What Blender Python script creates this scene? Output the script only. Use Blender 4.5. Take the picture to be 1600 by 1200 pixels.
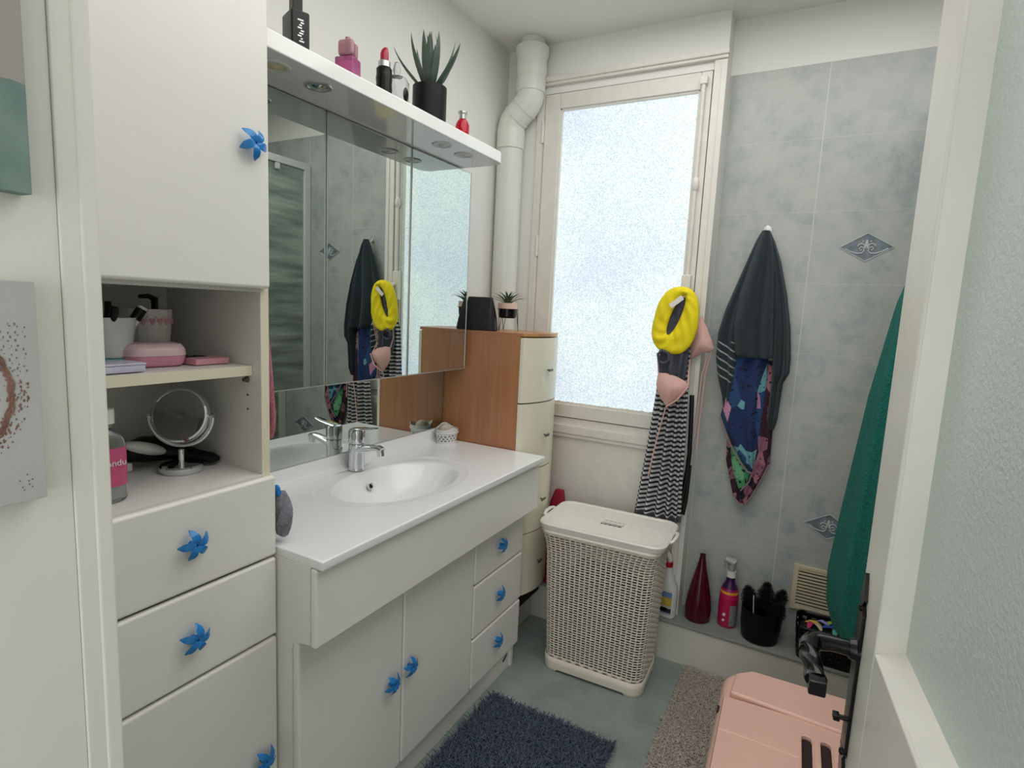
import bpy, bmesh, math, random
from mathutils import Vector, Matrix, Euler
random.seed(7)
PI = math.pi
sc = bpy.context.scene
for o in list(bpy.data.objects): bpy.data.objects.remove(o)

# ------------------------------------------------------------ camera
cam_d = bpy.data.cameras.new('camera'); cam = bpy.data.objects.new('camera', cam_d)
sc.collection.objects.link(cam); sc.camera = cam
R_ = ((0.87577194, 0.48038425, 0.04748131), (-0.10450571, 0.09264919, 0.99019931), (-0.47127705, 0.87215085, -0.13134246))
m3 = Matrix(((R_[0][0], R_[1][0], -R_[2][0]), (R_[0][1], R_[1][1], -R_[2][1]), (R_[0][2], R_[1][2], -R_[2][2])))
cam.matrix_world = Matrix.Translation((0, 0, 1.4)) @ m3.to_4x4()
cam_d.sensor_fit = 'HORIZONTAL'; cam_d.sensor_width = 36; cam_d.lens = 882.08 / 1600 * 36
cam_d.clip_start = 0.02

# ------------------------------------------------------------ world, lights, exposure
w = bpy.data.worlds.new('world'); sc.world = w; w.use_nodes = True
bg = w.node_tree.nodes['Background']; bg.inputs[0].default_value = (0.93, 0.97, 1.0, 1); bg.inputs[1].default_value = 0.7
WINDOW_EMIT = 0.77
def area(name, loc, rot, sx, sy, power, col):
    l = bpy.data.lights.new(name, 'AREA'); l.shape = 'RECTANGLE'; l.size = sx; l.size_y = sy; l.energy = power; l.color = col
    o = bpy.data.objects.new(name, l); o.location = loc; o.rotation_euler = rot; sc.collection.objects.link(o); return o
area('ceiling_fill', (-0.15, 1.25, 2.50), (0, 0, 0), 1.5, 1.6, 14, (1.0, 0.985, 0.965))  # added fill from above, no lamp is known there
area('hallway_fill', (0.1, -1.35, 1.35), (math.radians(88), 0, math.radians(10)), 0.9, 1.3, 6, (1.0, 0.985, 0.96))  # added fill behind the camera, stands for no known hallway lamp
sc.view_settings.view_transform = 'Standard'
try: sc.view_settings.look = 'None'
except Exception: pass
sc.view_settings.exposure = 0.42
sc.view_settings.gamma = 1
sc.view_settings.use_curve_mapping = False
sc.cycles.use_denoising = True
sc.cycles.max_bounces = 10; sc.cycles.diffuse_bounces = 5; sc.cycles.glossy_bounces = 5
sc.cycles.transmission_bounces = 8
sc.cycles.caustics_reflective = False; sc.cycles.caustics_refractive = False

# ------------------------------------------------------------ materials
def lin(h):
    if isinstance(h, str):
        h = h.lstrip('#'); c = [int(h[i:i + 2], 16) / 255 for i in (0, 2, 4)]
    else: c = list(h)
    return tuple((x / 12.92 if x <= 0.04045 else ((x + 0.055) / 1.055) ** 2.4) for x in c) + (1,)
class NT:
    def __init__(s, name):
        s.m = bpy.data.materials.new(name); s.m.use_nodes = True; s.t = s.m.node_tree
        s.b = s.t.nodes['Principled BSDF']
    def n(s, t, **k):
        x = s.t.nodes.new(t)
        for a, v in k.items():
            if a.startswith('i_'):
                key = a[2:]; key = int(key) if key.isdigit() else key.replace('_', ' ')
                x.inputs[key].default_value = v
            else: setattr(x, a, v)
        return x
    def l(s, a, b): s.t.links.new(a, b)
    def coord(s, kind='Object'):
        return s.n('ShaderNodeTexCoord').outputs[kind]
    def math(s, op, a, b=None, c=None):
        x = s.n('ShaderNodeMath', operation=op)
        for i, v in enumerate((a, b, c)):
            if v is None: continue
            if isinstance(v, (int, float)): x.inputs[i].default_value = v
            else: s.l(v, x.inputs[i])
        return x.outputs[0]
    def ramp(s, fac, stops, const=False):
        r = s.n('ShaderNodeValToRGB'); e = r.color_ramp
        if const: e.interpolation = 'CONSTANT'
        while len(e.elements) < len(stops): e.elements.new(0.5)
        for i, (p, c) in enumerate(stops): e.elements[i].position = p; e.elements[i].color = lin(c)
        s.l(fac, r.inputs[0]); return r.outputs[0]
    def mix(s, fac, a, b, mode='MIX'):
        x = s.n('ShaderNodeMix', data_type='RGBA', blend_type=mode)
        for i, v in ((0, fac), (6, a), (7, b)):
            if isinstance(v, (int, float)): x.inputs[i].default_value = v
            elif isinstance(v, (str, tuple)): x.inputs[i].default_value = lin(v)
            else: s.l(v, x.inputs[i])
        return x.outputs[2]
    def noise(s, scale, detail=3, rough=0.5, vec=None):
        x = s.n('ShaderNodeTexNoise'); x.inputs['Scale'].default_value = scale; x.inputs['Detail'].default_value = detail; x.inputs['Roughness'].default_value = rough
        s.l(vec if vec is not None else s.coord(), x.inputs['Vector']); return x.outputs[0]
    def bump(s, h, strength=0.2, dist=0.002):
        x = s.n('ShaderNodeBump'); x.inputs['Strength'].default_value = strength; x.inputs['Distance'].default_value = dist
        s.l(h, x.inputs['Height']); s.l(x.outputs[0], s.b.inputs['Normal'])
    def set(s, **k):
        for a, v in k.items():
            key = a.replace('_', ' '); i = s.b.inputs[key]
            if isinstance(v, str): i.default_value = lin(v)
            elif isinstance(v, tuple) and len(v) in (3, 4): i.default_value = v
            elif isinstance(v, (int, float)): i.default_value = v
            else: s.l(v, i)
        return s
def mat(name, col, rough=0.5, metal=0.0, spec=0.5, var=0.06, vscale=6, bump=0, bscale=200, bdist=0.001, **k):
    s = NT(name); c = lin(col)
    if var:
        d = tuple(x * (1 - var) for x in c[:3]) + (1,); u = tuple(min(1, x * (1 + var * 0.5)) for x in c[:3]) + (1,)
        r = s.n('ShaderNodeValToRGB'); r.color_ramp.elements[0].color = d; r.color_ramp.elements[1].color = u
        r.color_ramp.elements[0].position = 0.3; r.color_ramp.elements[1].position = 0.7
        s.l(s.noise(vscale, 3), r.inputs[0]); s.l(r.outputs[0], s.b.inputs['Base Color'])
    else: s.b.inputs['Base Color'].default_value = c
    s.set(Roughness=rough, Metallic=metal); s.b.inputs['Specular IOR Level'].default_value = spec
    if bump: s.bump(s.noise(bscale, 4), bump, bdist)
    for a, v in k.items(): s.set(**{a: v})
    return s.m

M = {}
M['wall'] = mat('white_plaster', '#ecebe6', 0.7, var=0.03, vscale=2, bump=0.15, bscale=60, bdist=0.0015)
M['ceiling'] = mat('ceiling_paint', '#ecebe6', 0.8, var=0.02, vscale=2, bump=0.15, bscale=40)
M['hall'] = mat('hallway_paint', '#e6e5de', 0.55, var=0.04, vscale=3, bump=0.2, bscale=50, bdist=0.001)
M['paint'] = mat('gloss_white_paint', '#e6e4dc', 0.27, var=0.05, vscale=8, bump=0.25, bscale=25, bdist=0.0015)
def chipped():
    s = NT('old_chipped_paint'); n = s.noise(22, 6, 0.62)
    vec = s.coord(); mp = s.n('ShaderNodeMapping'); mp.inputs['Scale'].default_value = (1, 1, 3); s.l(vec, mp.inputs[0])
    n2 = s.noise(14, 8, 0.7, mp.outputs[0])
    chip = s.ramp(n2, [(0.0, '#000000'), (0.735, '#000000'), (0.75, '#ffffff')])
    c = s.mix(chip, s.ramp(n, [(0.3, '#dddad2'), (0.7, '#e6e3db')]), '#8d8578')
    s.set(Base_Color=c, Roughness=0.42); s.bump(n, 0.35, 0.002); return s.m
M['frame'] = chipped()
M['laminate'] = mat('white_laminate', '#edebe5', 0.32, var=0.03, vscale=3, bump=0.06, bscale=300, bdist=0.0003)
M['laminate_edge'] = mat('cream_laminate_edge', '#e3ddc6', 0.4, var=0.03)
M['niche'] = mat('white_laminate_inside', '#dad8d3', 0.4, var=0.03, vscale=3)
M['shelfgloss'] = mat('gloss_white_shelf', '#f3f4f1', 0.08, var=0.02)
M['ceramic'] = mat('white_ceramic', '#f4f5f5', 0.2, var=0.0)
M['dark_gap'] = mat('dark_gap', '#2a2722', 0.8, var=0)
M['peg'] = mat('grey_metal_peg', '#6b675f', 0.4, metal=0.8, var=0)
M['chrome'] = mat('chrome', '#dfe2e6', 0.06, metal=1, var=0)
M['mirror'] = mat('mirror_glass', '#d3dad5', 0.0, metal=1, var=0)
M['mirror2'] = mat('vanity_mirror_glass', '#a9aca8', 0.03, metal=1, var=0)
M['alu'] = mat('brushed_aluminium', '#c9cac6', 0.35, metal=0.7, var=0.05, vscale=60)
M['pipe'] = mat('white_pvc', '#dedfd6', 0.3, var=0.02)
M['black'] = mat('black_plastic', '#08080a', 0.22, var=0, spec=0.3)
M['blackm'] = mat('matt_black_ceramic', '#0a0d12', 0.4, var=0, spec=0.25)
M['blackmetal'] = mat('black_iron', '#060606', 0.16, spec=0.35, var=0.1, vscale=60, bump=0.1, bscale=150)
M['bristle'] = mat('black_bristles', '#08080a', 0.7, var=0)
M['leather'] = mat('black_leather', '#17181b', 0.42, spec=0.3, var=0.15, vscale=30, bump=0.5, bscale=90, bdist=0.002)
M['red'] = mat('red_plastic', '#b3121f', 0.35, var=0.05)
M['crimson'] = mat('crimson_fabric', '#a02038', 0.8, var=0.2, bump=0.3, bscale=120)
M['burgundy'] = mat('burgundy_glass', '#4c0a1a', 0.16, var=0.1)
M['whitepl'] = mat('white_plastic', '#dcdedb', 0.35, var=0.02)
M['hamper'] = mat('ivory_plastic', '#e6dfd0', 0.38, var=0.03, vscale=10)
M['lid'] = mat('ivory_plastic_lid', '#ebe8de', 0.33, var=0.02, vscale=10)
M['pinkpl'] = mat('pale_pink_plastic', '#e2b7a8', 0.28, var=0.04, vscale=5)
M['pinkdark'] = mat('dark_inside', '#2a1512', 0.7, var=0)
M['pinktray'] = mat('pink_palette_card', '#d69aa8', 0.45, var=0.05)
M['pinkbox'] = mat('pink_soap_box_bottom', '#d690ab', 0.3, var=0.06)
M['pinklid'] = mat('frosted_pink_lid', '#ddbdc4', 0.28, var=0.04)
M['lilac'] = mat('lilac_wrapper', '#c4c2d6', 0.35, var=0.12, vscale=40, bump=0.3, bscale=40)
M['teal'] = mat('teal_card', '#7fb8b8', 0.5, var=0.05)
M['yellow'] = mat('yellow_cotton', '#f2dd10', 0.75, var=0.08, vscale=20, bump=0.5, bscale=35, bdist=0.004)
M['laundry'] = mat('dark_slot_filler', '#3a332c', 0.9, var=0.4, vscale=14)  # filler colour, stands in for the shade behind the hamper slots
M['greycloth'] = mat('dark_grey_denim', '#4a4d58', 0.85, var=0.3, vscale=40, bump=0.5, bscale=60, bdist=0.002)
M['pinkcloth'] = mat('pale_pink_cloth', '#dbaea6', 0.8, var=0.08, vscale=30, bump=0.3, bscale=120)
M['washcloth'] = mat('dusty_pink_terry', '#b9707e', 0.95, var=0.2, vscale=120, bump=0.9, bscale=350, bdist=0.003)
M['puff'] = mat('grey_mesh', '#8e8d98', 0.7, var=0.3, vscale=90, bump=1.0, bscale=160, bdist=0.004)
M['darktowel'] = None
M['greentowel'] = mat('green_terry', '#0f6b5f', 0.95, var=0.35, vscale=180, bump=1.0, bscale=260, bdist=0.004)
M['cream'] = mat('cream_plastic', '#cfc7aa', 0.4, var=0.04)
M['terracotta'] = mat('blush_ceramic', '#e3c4b2', 0.5, var=0.06)
M['leaf'] = mat('grey_green_leaf', '#4b5c50', 0.5, var=0.25, vscale=40)
M['leaf2'] = mat('green_leaf', '#44603f', 0.5, var=0.25, vscale=60)
M['soil'] = mat('dark_soil', '#2a2219', 0.9, var=0.3, vscale=90, bump=0.6, bscale=120)
M['lipred'] = mat('lipstick_red', '#a3132f', 0.25, var=0)
M['silver'] = mat('satin_silver', '#bcbcb8', 0.3, metal=0.9, var=0)
M['blacktag'] = mat('white_card_tag', '#e6e2dc', 0.6, var=0)
M['yellowedge'] = mat('yellowed_plastic', '#d8cfa6', 0.4, var=0)
M['shtray'] = mat('shower_tray_ceramic', '#dcdedb', 0.2, var=0)

def glassmat(name, col, rough=0.03, trans=0.9, ior=1.45):
    s = NT(name); s.set(Base_Color=col, Roughness=rough, IOR=ior); s.b.inputs['Transmission Weight'].default_value = trans; return s.m
M['glass'] = glassmat('clear_glass', '#e8eeee', 0.02, 0.92)
M['pinkglass'] = glassmat('pink_perfume_glass', '#d76fa8', 0.05, 0.6)
M['pinkcap'] = glassmat('pink_clear_cap', '#d9a4b0', 0.1, 0.5)
M['redglass'] = glassmat('red_glass', '#d2142f', 0.06, 0.35)
M['blueglass'] = glassmat('blue_glass', '#2c86d2', 0.1, 0.12)
M['trigger'] = glassmat('translucent_plastic', '#cfccc8', 0.3, 0.45)

def frosted(name, emit):
    s = NT(name)
    v = s.n('ShaderNodeTexVoronoi'); v.inputs['Scale'].default_value = 170; s.l(s.coord(), v.inputs['Vector'])
    n = s.noise(150, 4, 0.7); big = s.noise(2.2, 2)
    f = s.math('ADD', s.math('MULTIPLY', n, 0.75), s.math('MULTIPLY', v.outputs[0], 0.35))
    grain = s.ramp(f, [(0.36, '#bccbd4'), (0.50, '#dfe8eb'), (0.62, '#fbfcfa')])
    tint = s.ramp(big, [(0.35, '#e4edf8'), (0.65, '#f6fff9')])
    c = s.mix(1.0, grain, tint, 'MULTIPLY')
    s.set(Base_Color='#6f7678', Roughness=0.25)
    s.bump(f, 0.6, 0.003)
    if emit:
        s.l(c, s.b.inputs['Emission Color']); s.b.inputs['Emission Strength'].default_value = emit
    return s.m
M['pane'] = frosted('frosted_daylit_pane', WINDOW_EMIT)
def doorglass():
    s = NT('hammered_door_glass'); n = s.noise(170, 3, 0.6)
    s.set(Base_Color='#d3dfda', Roughness=0.3); s.b.inputs['Transmission Weight'].default_value = 0.12
    s.b.inputs['Specular IOR Level'].default_value = 0.9
    s.bump(n, 0.55, 0.003); return s.m
M['doorglass'] = doorglass()
def showerglass():
    s = NT('wavy_shower_glass')
    mp = s.n('ShaderNodeMapping'); mp.inputs['Scale'].default_value = (1, 2.2, 12); s.l(s.coord(), mp.inputs[0])
    n = s.noise(1.6, 2, 0.4, mp.outputs[0])
    c = s.ramp(n, [(0.35, '#8b9c92'), (0.65, '#bccabf')])
    s.set(Base_Color=c, Roughness=0.3); s.b.inputs['Transmission Weight'].default_value = 0.2
    s.bump(n, 0.8, 0.02); return s.m
M['showerglass'] = showerglass()

def tilemat():
    s = NT('grey_mottled_wall_tile'); co = s.coord(); sp = s.n('ShaderNodeSeparateXYZ'); s.l(co, sp.inputs[0])
    xy = s.math('ADD', sp.outputs[0], s.math('MULTIPLY', sp.outputs[1], 1.0))
    def line(v, off, step, w):
        a = s.math('DIVIDE', s.math('SUBTRACT', v, off), step)
        fr = s.math('FRACT', s.math('ADD', a, 50.0)); d = s.math('MINIMUM', fr, s.math('SUBTRACT', 1.0, fr))
        return s.math('LESS_THAN', d, w / step)
    gv = line(xy, -0.07 + 2.40, 0.335, 0.0018); gh = line(sp.outputs[2], 2.325, 0.2595, 0.0018)
    g = s.math('MAXIMUM', gv, gh)
    n = s.noise(11, 6, 0.7); n2 = s.noise(2.5, 3)
    mot = s.ramp(n, [(0.36, '#8d999b'), (0.47, '#a8ada9'), (0.60, '#b3b5b0')])
    mot = s.mix(0.35, mot, s.ramp(n2, [(0.35, '#a6adae'), (0.65, '#bdbdb8')]))
    g2 = s.math('MAXIMUM', gv, s.math('MULTIPLY', gh, 0.45)); col = s.mix(g2, mot, '#c6c5bf')
    s.set(Base_Color=col, Roughness=0.28)
    s.bump(s.math('SUBTRACT', s.math('MULTIPLY', n, 0.15), g), 0.4, 0.0015); return s.m
M['tile'] = tilemat()
def floormat_():
    s = NT('grey_green_vinyl_floor'); n = s.noise(5, 6, 0.6); n2 = s.noise(1.2, 2); sp = s.noise(160, 2)
    c = s.ramp(n, [(0.3, '#7a8783'), (0.5, '#939e9a'), (0.7, '#a5afaa')])
    c = s.mix(0.3, c, s.ramp(n2, [(0.35, '#6d7a76'), (0.65, '#98a29d')]))
    c = s.mix(0.12, c, s.ramp(sp, [(0.4, '#5b6663'), (0.6, '#b2bab5')]))
    s.set(Base_Color=c, Roughness=0.36); s.bump(n, 0.1, 0.001); return s.m
M['floor'] = floormat_()
M['ledge_top'] = mat('grey_ledge_top', '#8e938f', 0.5, var=0.12, vscale=9)
M['ledge_face'] = mat('white_ledge_face', '#d6d5cb', 0.5, var=0.04, vscale=6)
def beech():
    s = NT('beech_veneer'); co = s.coord(); sp = s.n('ShaderNodeSeparateXYZ'); s.l(co, sp.inputs[0])
    xy = s.math('ADD', sp.outputs[0], sp.outputs[1])
    st = s.n('ShaderNodeTexWhiteNoise', noise_dimensions='1D'); s.l(s.math('FLOOR', s.math('DIVIDE', xy, 0.093)), st.inputs[1])
    mp = s.n('ShaderNodeMapping'); mp.inputs['Scale'].default_value = (60, 60, 3); s.l(co, mp.inputs[0])
    n = s.noise(1, 4, 0.6, mp.outputs[0])
    c = s.ramp(n, [(0.3, '#a0694a'), (0.7, '#b27c59')])
    c = s.mix(s.math('MULTIPLY', st.outputs[0], 0.95), c, '#cc9659')
    s.set(Base_Color=c, Roughness=0.35); return s.m
M['beech'] = beech()
M['drawerfront'] = mat('cream_curved_drawer', '#e7e2cd', 0.25, var=0.03)
def striped():
    s = NT('black_white_stripes'); uv = s.coord('UV'); sp = s.n('ShaderNodeSeparateXYZ'); s.l(uv, sp.inputs[0])
    n = s.noise(9, 3)
    v = s.math('ADD', s.math('MULTIPLY', sp.outputs[1], 40), s.math('MULTIPLY', n, 0.55))
    f = s.math('LESS_THAN', s.math('FRACT', v), 0.5)
    bot = s.math('LESS_THAN', sp.outputs[1], 0.035)
    c = s.mix(f, '#c9c9cb', '#22242c'); c = s.mix(bot, c, '#55565c')
    s.set(Base_Color=c, Roughness=0.9); return s.m
M['stripes'] = striped()
def towelmat():
    s = NT('dark_slate_terry'); uv = s.coord('UV'); sp = s.n('ShaderNodeSeparateXYZ'); s.l(uv, sp.inputs[0])
    n = s.noise(220, 4, 0.7)
    base = s.ramp(n, [(0.3, '#18252a'), (0.7, '#2c3c42')])
    v = sp.outputs[1]
    vx = s.n('ShaderNodeSeparateXYZ'); s.l(s.coord(), vx.inputs[0])
    fr = s.math('FRACT', s.math('MULTIPLY', s.math('ADD', v, s.math('MULTIPLY', vx.outputs[0], 0.9)), 22.0))
    band = s.math('MULTIPLY', s.math('LESS_THAN', fr, 0.2), s.math('MULTIPLY', s.math('GREATER_THAN', v, 0.34), s.math('LESS_THAN', v, 0.575)))
    left = s.math('LESS_THAN', sp.outputs[0], 0.0)
    band = s.math('MULTIPLY', band, left)
    s.set(Base_Color=s.mix(band, base, '#a7b0ad'), Roughness=0.95, Sheen_Weight=0.15); s.bump(n, 0.9, 0.003); return s.m
M['darktowel'] = towelmat()
def patterned(name, base, cols, scale, seed):
    s = NT(name)
    v = s.n('ShaderNodeTexVoronoi'); v.inputs['Scale'].default_value = scale; v.inputs['Randomness'].default_value = 0.9
    mp = s.n('ShaderNodeMapping'); mp.inputs['Location'].default_value = (seed, 0, seed); mp.inputs['Rotation'].default_value = (0, 0.6, 0); mp.inputs['Scale'].default_value = (1.4, 0.3, 0.7)
    s.l(s.coord(), mp.inputs[0]); s.l(mp.outputs[0], v.inputs['Vector'])
    sepc = s.n('ShaderNodeSeparateColor'); s.l(v.outputs['Color'], sepc.inputs[0])
    stops = [(0, base)] + cols
    c = s.ramp(sepc.outputs[0], stops, True)
    n = s.noise(75, 2, 0.5); ink = s.math('GREATER_THAN', n, 0.64)
    c = s.mix(ink, c, '#131722')
    s.set(Base_Color=c, Roughness=0.95); s.bump(s.noise(260, 3), 0.7, 0.003); return s.m
M['beach_navy'] = patterned('navy_beach_towel', '#22335f', [(0.42, '#2a4a76'), (0.62, '#6fa9b0'), (0.80, '#c78fae'), (0.88, '#22335f')], 13, 3.1)
M['beach_maroon'] = patterned('maroon_beach_towel', '#3a1c2b', [(0.35, '#8b5a6f'), (0.6, '#20162a'), (0.8, '#a5707c')], 26, 5.7)
M['beach_green'] = patterned('green_beach_towel', '#4f9a68', [(0.75, '#73b887'), (0.93, '#d6c36a')], 14, 1.2)
M['piping'] = mat('towel_piping', '#8d7f85', 0.9, var=0.1)
def shag(name, a, b):
    s = NT(name); n = s.noise(90, 3); c = s.ramp(n, [(0.3, a), (0.7, b)]); s.set(Base_Color=c, Roughness=0.9, Sheen_Weight=0.3); return s.m
M['shagblue'] = shag('slate_blue_pile', '#2c3c4e', '#4e6478')
M['shagbeige'] = shag('beige_loop_pile', '#9f9488', '#c9bfb3')
M['rugbase'] = mat('rug_backing', '#3a4552', 0.95, var=0.1)
M['rugbase2'] = mat('rug_backing_beige', '#a89e92', 0.95, var=0.1)
def label_mat(name, stops, axis=2, z0=0, z1=1):
    s = NT(name); sp = s.n('ShaderNodeSeparateXYZ'); s.l(s.coord(), sp.inputs[0])
    f = s.math('DIVIDE', s.math('SUBTRACT', sp.outputs[axis], z0), z1 - z0)
    s.set(Base_Color=s.ramp(f, stops, True), Roughness=0.35); return s.m

# ------------------------------------------------------------ mesh builders
class MB:
    def __init__(s): s.bm = bmesh.new(); s.mi = 0; s.uv = None
    def box(s, x0, x1, y0, y1, z0, z1, bev=0.0, seg=2):
        r = bmesh.ops.create_cube(s.bm, size=1); vs = r['verts']
        for v in vs: v.co = Vector(((x0 + x1) / 2 + v.co.x * (x1 - x0), (y0 + y1) / 2 + v.co.y * (y1 - y0), (z0 + z1) / 2 + v.co.z * (z1 - z0)))
        fs = set(f for v in vs for f in v.link_faces)
        for f in fs: f.material_index = s.mi
        if bev:
            es = list(set(e for v in vs for e in v.link_edges))
            r2 = bmesh.ops.bevel(s.bm, geom=es, offset=bev, segments=seg, profile=0.5, affect='EDGES')
            for f in r2['faces']: f.material_index = s.mi
        return s
    def loft(s, rings, cap=True, closed=True, loop=False):
        vr = [[s.bm.verts.new(p) for p in r] for r in rings]; n = len(rings[0]); fs = []
        pairs = [(i, i + 1) for i in range(len(vr) - 1)] + ([(len(vr) - 1, 0)] if loop else [])
        for a, b in pairs:
            for j in range(n if closed else n - 1):
                k = (j + 1) % n
                try: f = s.bm.faces.new((vr[a][j], vr[a][k], vr[b][k], vr[b][j])); f.material_index = s.mi; fs.append((f, a, j))
                except ValueError: pass
        if cap and not loop and closed:
            for r in (vr[0][::-1], vr[-1]):
                f = s.bm.faces.new(r); f.material_index = s.mi
        return vr, fs
    def lathe(s, prof, c=(0, 0, 0), n=32, sx=1, sy=1, cap=True):
        s.loft([[(c[0] + r * sx * math.cos(2 * PI * j / n), c[1] + r * sy * math.sin(2 * PI * j / n), c[2] + z) for j in range(n)] for r, z in prof], cap); return s
    def cyl(s, a, b, r, r2=None, n=20, cap=True):
        return s.tube([a, b], [r, r if r2 is None else r2], n, cap)
    def tube(s, pts, r, n=12, cap=True, flat=None):
        pts = [Vector(p) for p in pts]; rs = r if isinstance(r, (list, tuple)) else [r] * len(pts)
        rings = []; up = None
        for i, p in enumerate(pts):
            t = (pts[min(i + 1, len(pts) - 1)] - pts[max(i - 1, 0)]).normalized()
            if up is None:
                up = Vector((0, 0, 1)) if abs(t.z) < 0.9 else Vector((0, 1, 0))
            u = (up - t * up.dot(t)).normalized(); up = u; v = t.cross(u)
            fu = flat[0] if flat else 1; fv = flat[1] if flat else 1
            rings.append([p + (u * math.cos(2 * PI * j / n) * fu + v * math.sin(2 * PI * j / n) * fv) * rs[i] for j in range(n)])
        s.loft(rings, cap); return s
    def prism(s, pts, axis, a, b, bev=0):
        # polygon pts (2D) extruded along axis
        def P(p, t):
            return {'x': (t, p[0], p[1]), 'y': (p[0], t, p[1]), 'z': (p[0], p[1], t)}[axis]
        r0 = [P(p, a) for p in pts]; r1 = [P(p, b) for p in pts]
        vr, _ = s.loft([r0, r1])
        if bev:
            es = list(set(e for r in vr for v in r for e in v.link_edges))
            r2 = bmesh.ops.bevel(s.bm, geom=es, offset=bev, segments=2, profile=0.5, affect='EDGES')
            for f in r2['faces']: f.material_index = s.mi
        return s
    def grid(s, fn, nu, nv, uvfn=None):
        if uvfn and s.uv is None: s.uv = s.bm.loops.layers.uv.new('UVMap')
        vs = [[s.bm.verts.new(fn(i / nu, j / nv)) for i in range(nu + 1)] for j in range(nv + 1)]
        for j in range(nv):
            for i in range(nu):
                f = s.bm.faces.new((vs[j][i], vs[j][i + 1], vs[j + 1][i + 1], vs[j + 1][i])); f.material_index = s.mi
                if uvfn:
                    for lp, (a, b) in zip(f.loops, ((i, j), (i + 1, j), (i + 1, j + 1), (i, j + 1))): lp[s.uv].uv = uvfn(a / nu, b / nv)
        return vs
    def ball(s, c, r, n=16, sc_=(1, 1, 1)):
        rr = bmesh.ops.create_uvsphere(s.bm, u_segments=n, v_segments=max(6, n // 2), radius=1)
        for v in rr['verts']: v.co = Vector((c[0] + v.co.x * r * sc_[0], c[1] + v.co.y * r * sc_[1], c[2] + v.co.z * r * sc_[2]))
        for f in set(f for v in rr['verts'] for f in v.link_faces): f.material_index = s.mi
        return s
    def xform(s, mtx): bmesh.ops.transform(s.bm, matrix=mtx, verts=s.bm.verts); return s

wl = {}
def build(name, mb, mats, parent=None, local=False, smooth=True, ang=38, flip=True, mods=None):
    bm = mb.bm
    if parent is not None and not local:
        o = wl[parent.name]
        bmesh.ops.translate(bm, vec=-Vector(o), verts=bm.verts)
    if flip: bmesh.ops.recalc_face_normals(bm, faces=bm.faces)
    if smooth:
        for f in bm.faces: f.smooth = True
        for e in bm.edges:
            if len(e.link_faces) == 2 and e.calc_face_angle(0) > math.radians(ang): e.smooth = False
    me = bpy.data.meshes.new(name); bm.to_mesh(me); bm.free()
    for m in (mats if isinstance(mats, (list, tuple)) else [mats]): me.materials.append(M[m] if isinstance(m, str) else m)
    ob = bpy.data.objects.new(name, me); sc.collection.objects.link(ob)
    if smooth and len(me.polygons) < 6000:
        wn = ob.modifiers.new('weighted', 'WEIGHTED_NORMAL'); wn.keep_sharp = True; wn.weight = 80
    if parent is not None: ob.parent = parent; wl[ob.name] = wl[parent.name]
    else: wl[ob.name] = (0, 0, 0)
    return ob
def recenter(ob, p):
    # put the origin of a top-level mesh at p
    ob.data.transform(Matrix.Translation(-Vector(p))); ob.location = p; wl[ob.name] = tuple(p); return ob
def thing(name, label, cat, loc, rotz=0, group=None):
    o = bpy.data.objects.new(name, None); sc.collection.objects.link(o); o.empty_display_size = 0.05
    o.location = loc; o.rotation_euler = (0, 0, rotz); o['label'] = label; o['category'] = cat
    if group: o['group'] = group
    wl[o.name] = tuple(loc); return o
def tag(o, label, cat, group=None):
    o['label'] = label; o['category'] = cat
    if group: o['group'] = group
    return o
def struct(name, mb, mats, **k):
    o = build(name, mb, mats, **k); o['kind'] = 'structure'; return o
def solid(ob, t, off=0):
    m = ob.modifiers.new('solidify', 'SOLIDIFY'); m.thickness = t; m.offset = off; return ob
def rrect(hx, hy, r, n=6):
    pts = []
    for cx, cy, a0 in ((hx - r, hy - r, 0), (-hx + r, hy - r, PI / 2), (-hx + r, -hy + r, PI), (hx - r, -hy + r, 1.5 * PI)):
        for k in range(n + 1):
            a = a0 + PI / 2 * k / n; pts.append((cx + r * math.cos(a), cy + r * math.sin(a)))
    return pts

# ============================================================ SETTING
XL, YW, YT, ZC = -1.335, 2.306, 2.40, 2.52
struct('floor', MB().box(-1.6, 1.2, -1.6, 2.7, -0.08, 0), 'floor')
struct('ceiling', MB().box(-1.6, 1.2, -1.6, 2.7, ZC, ZC + 0.08), 'ceiling')
struct('wall_left', MB().box(XL - 0.12, XL, 0.22, 2.5, 0, ZC), 'wall')
mb = MB()
mb.mi = 0
mb.box(-0.408, 1.12, YT, YT + 0.12, 2.325, ZC)
mb.mi = 1; mb.box(-0.408, 1.12, YT, YT + 0.12, 0, 2.325)
wt = struct('wall_back', mb, ['wall', 'tile'])
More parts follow.
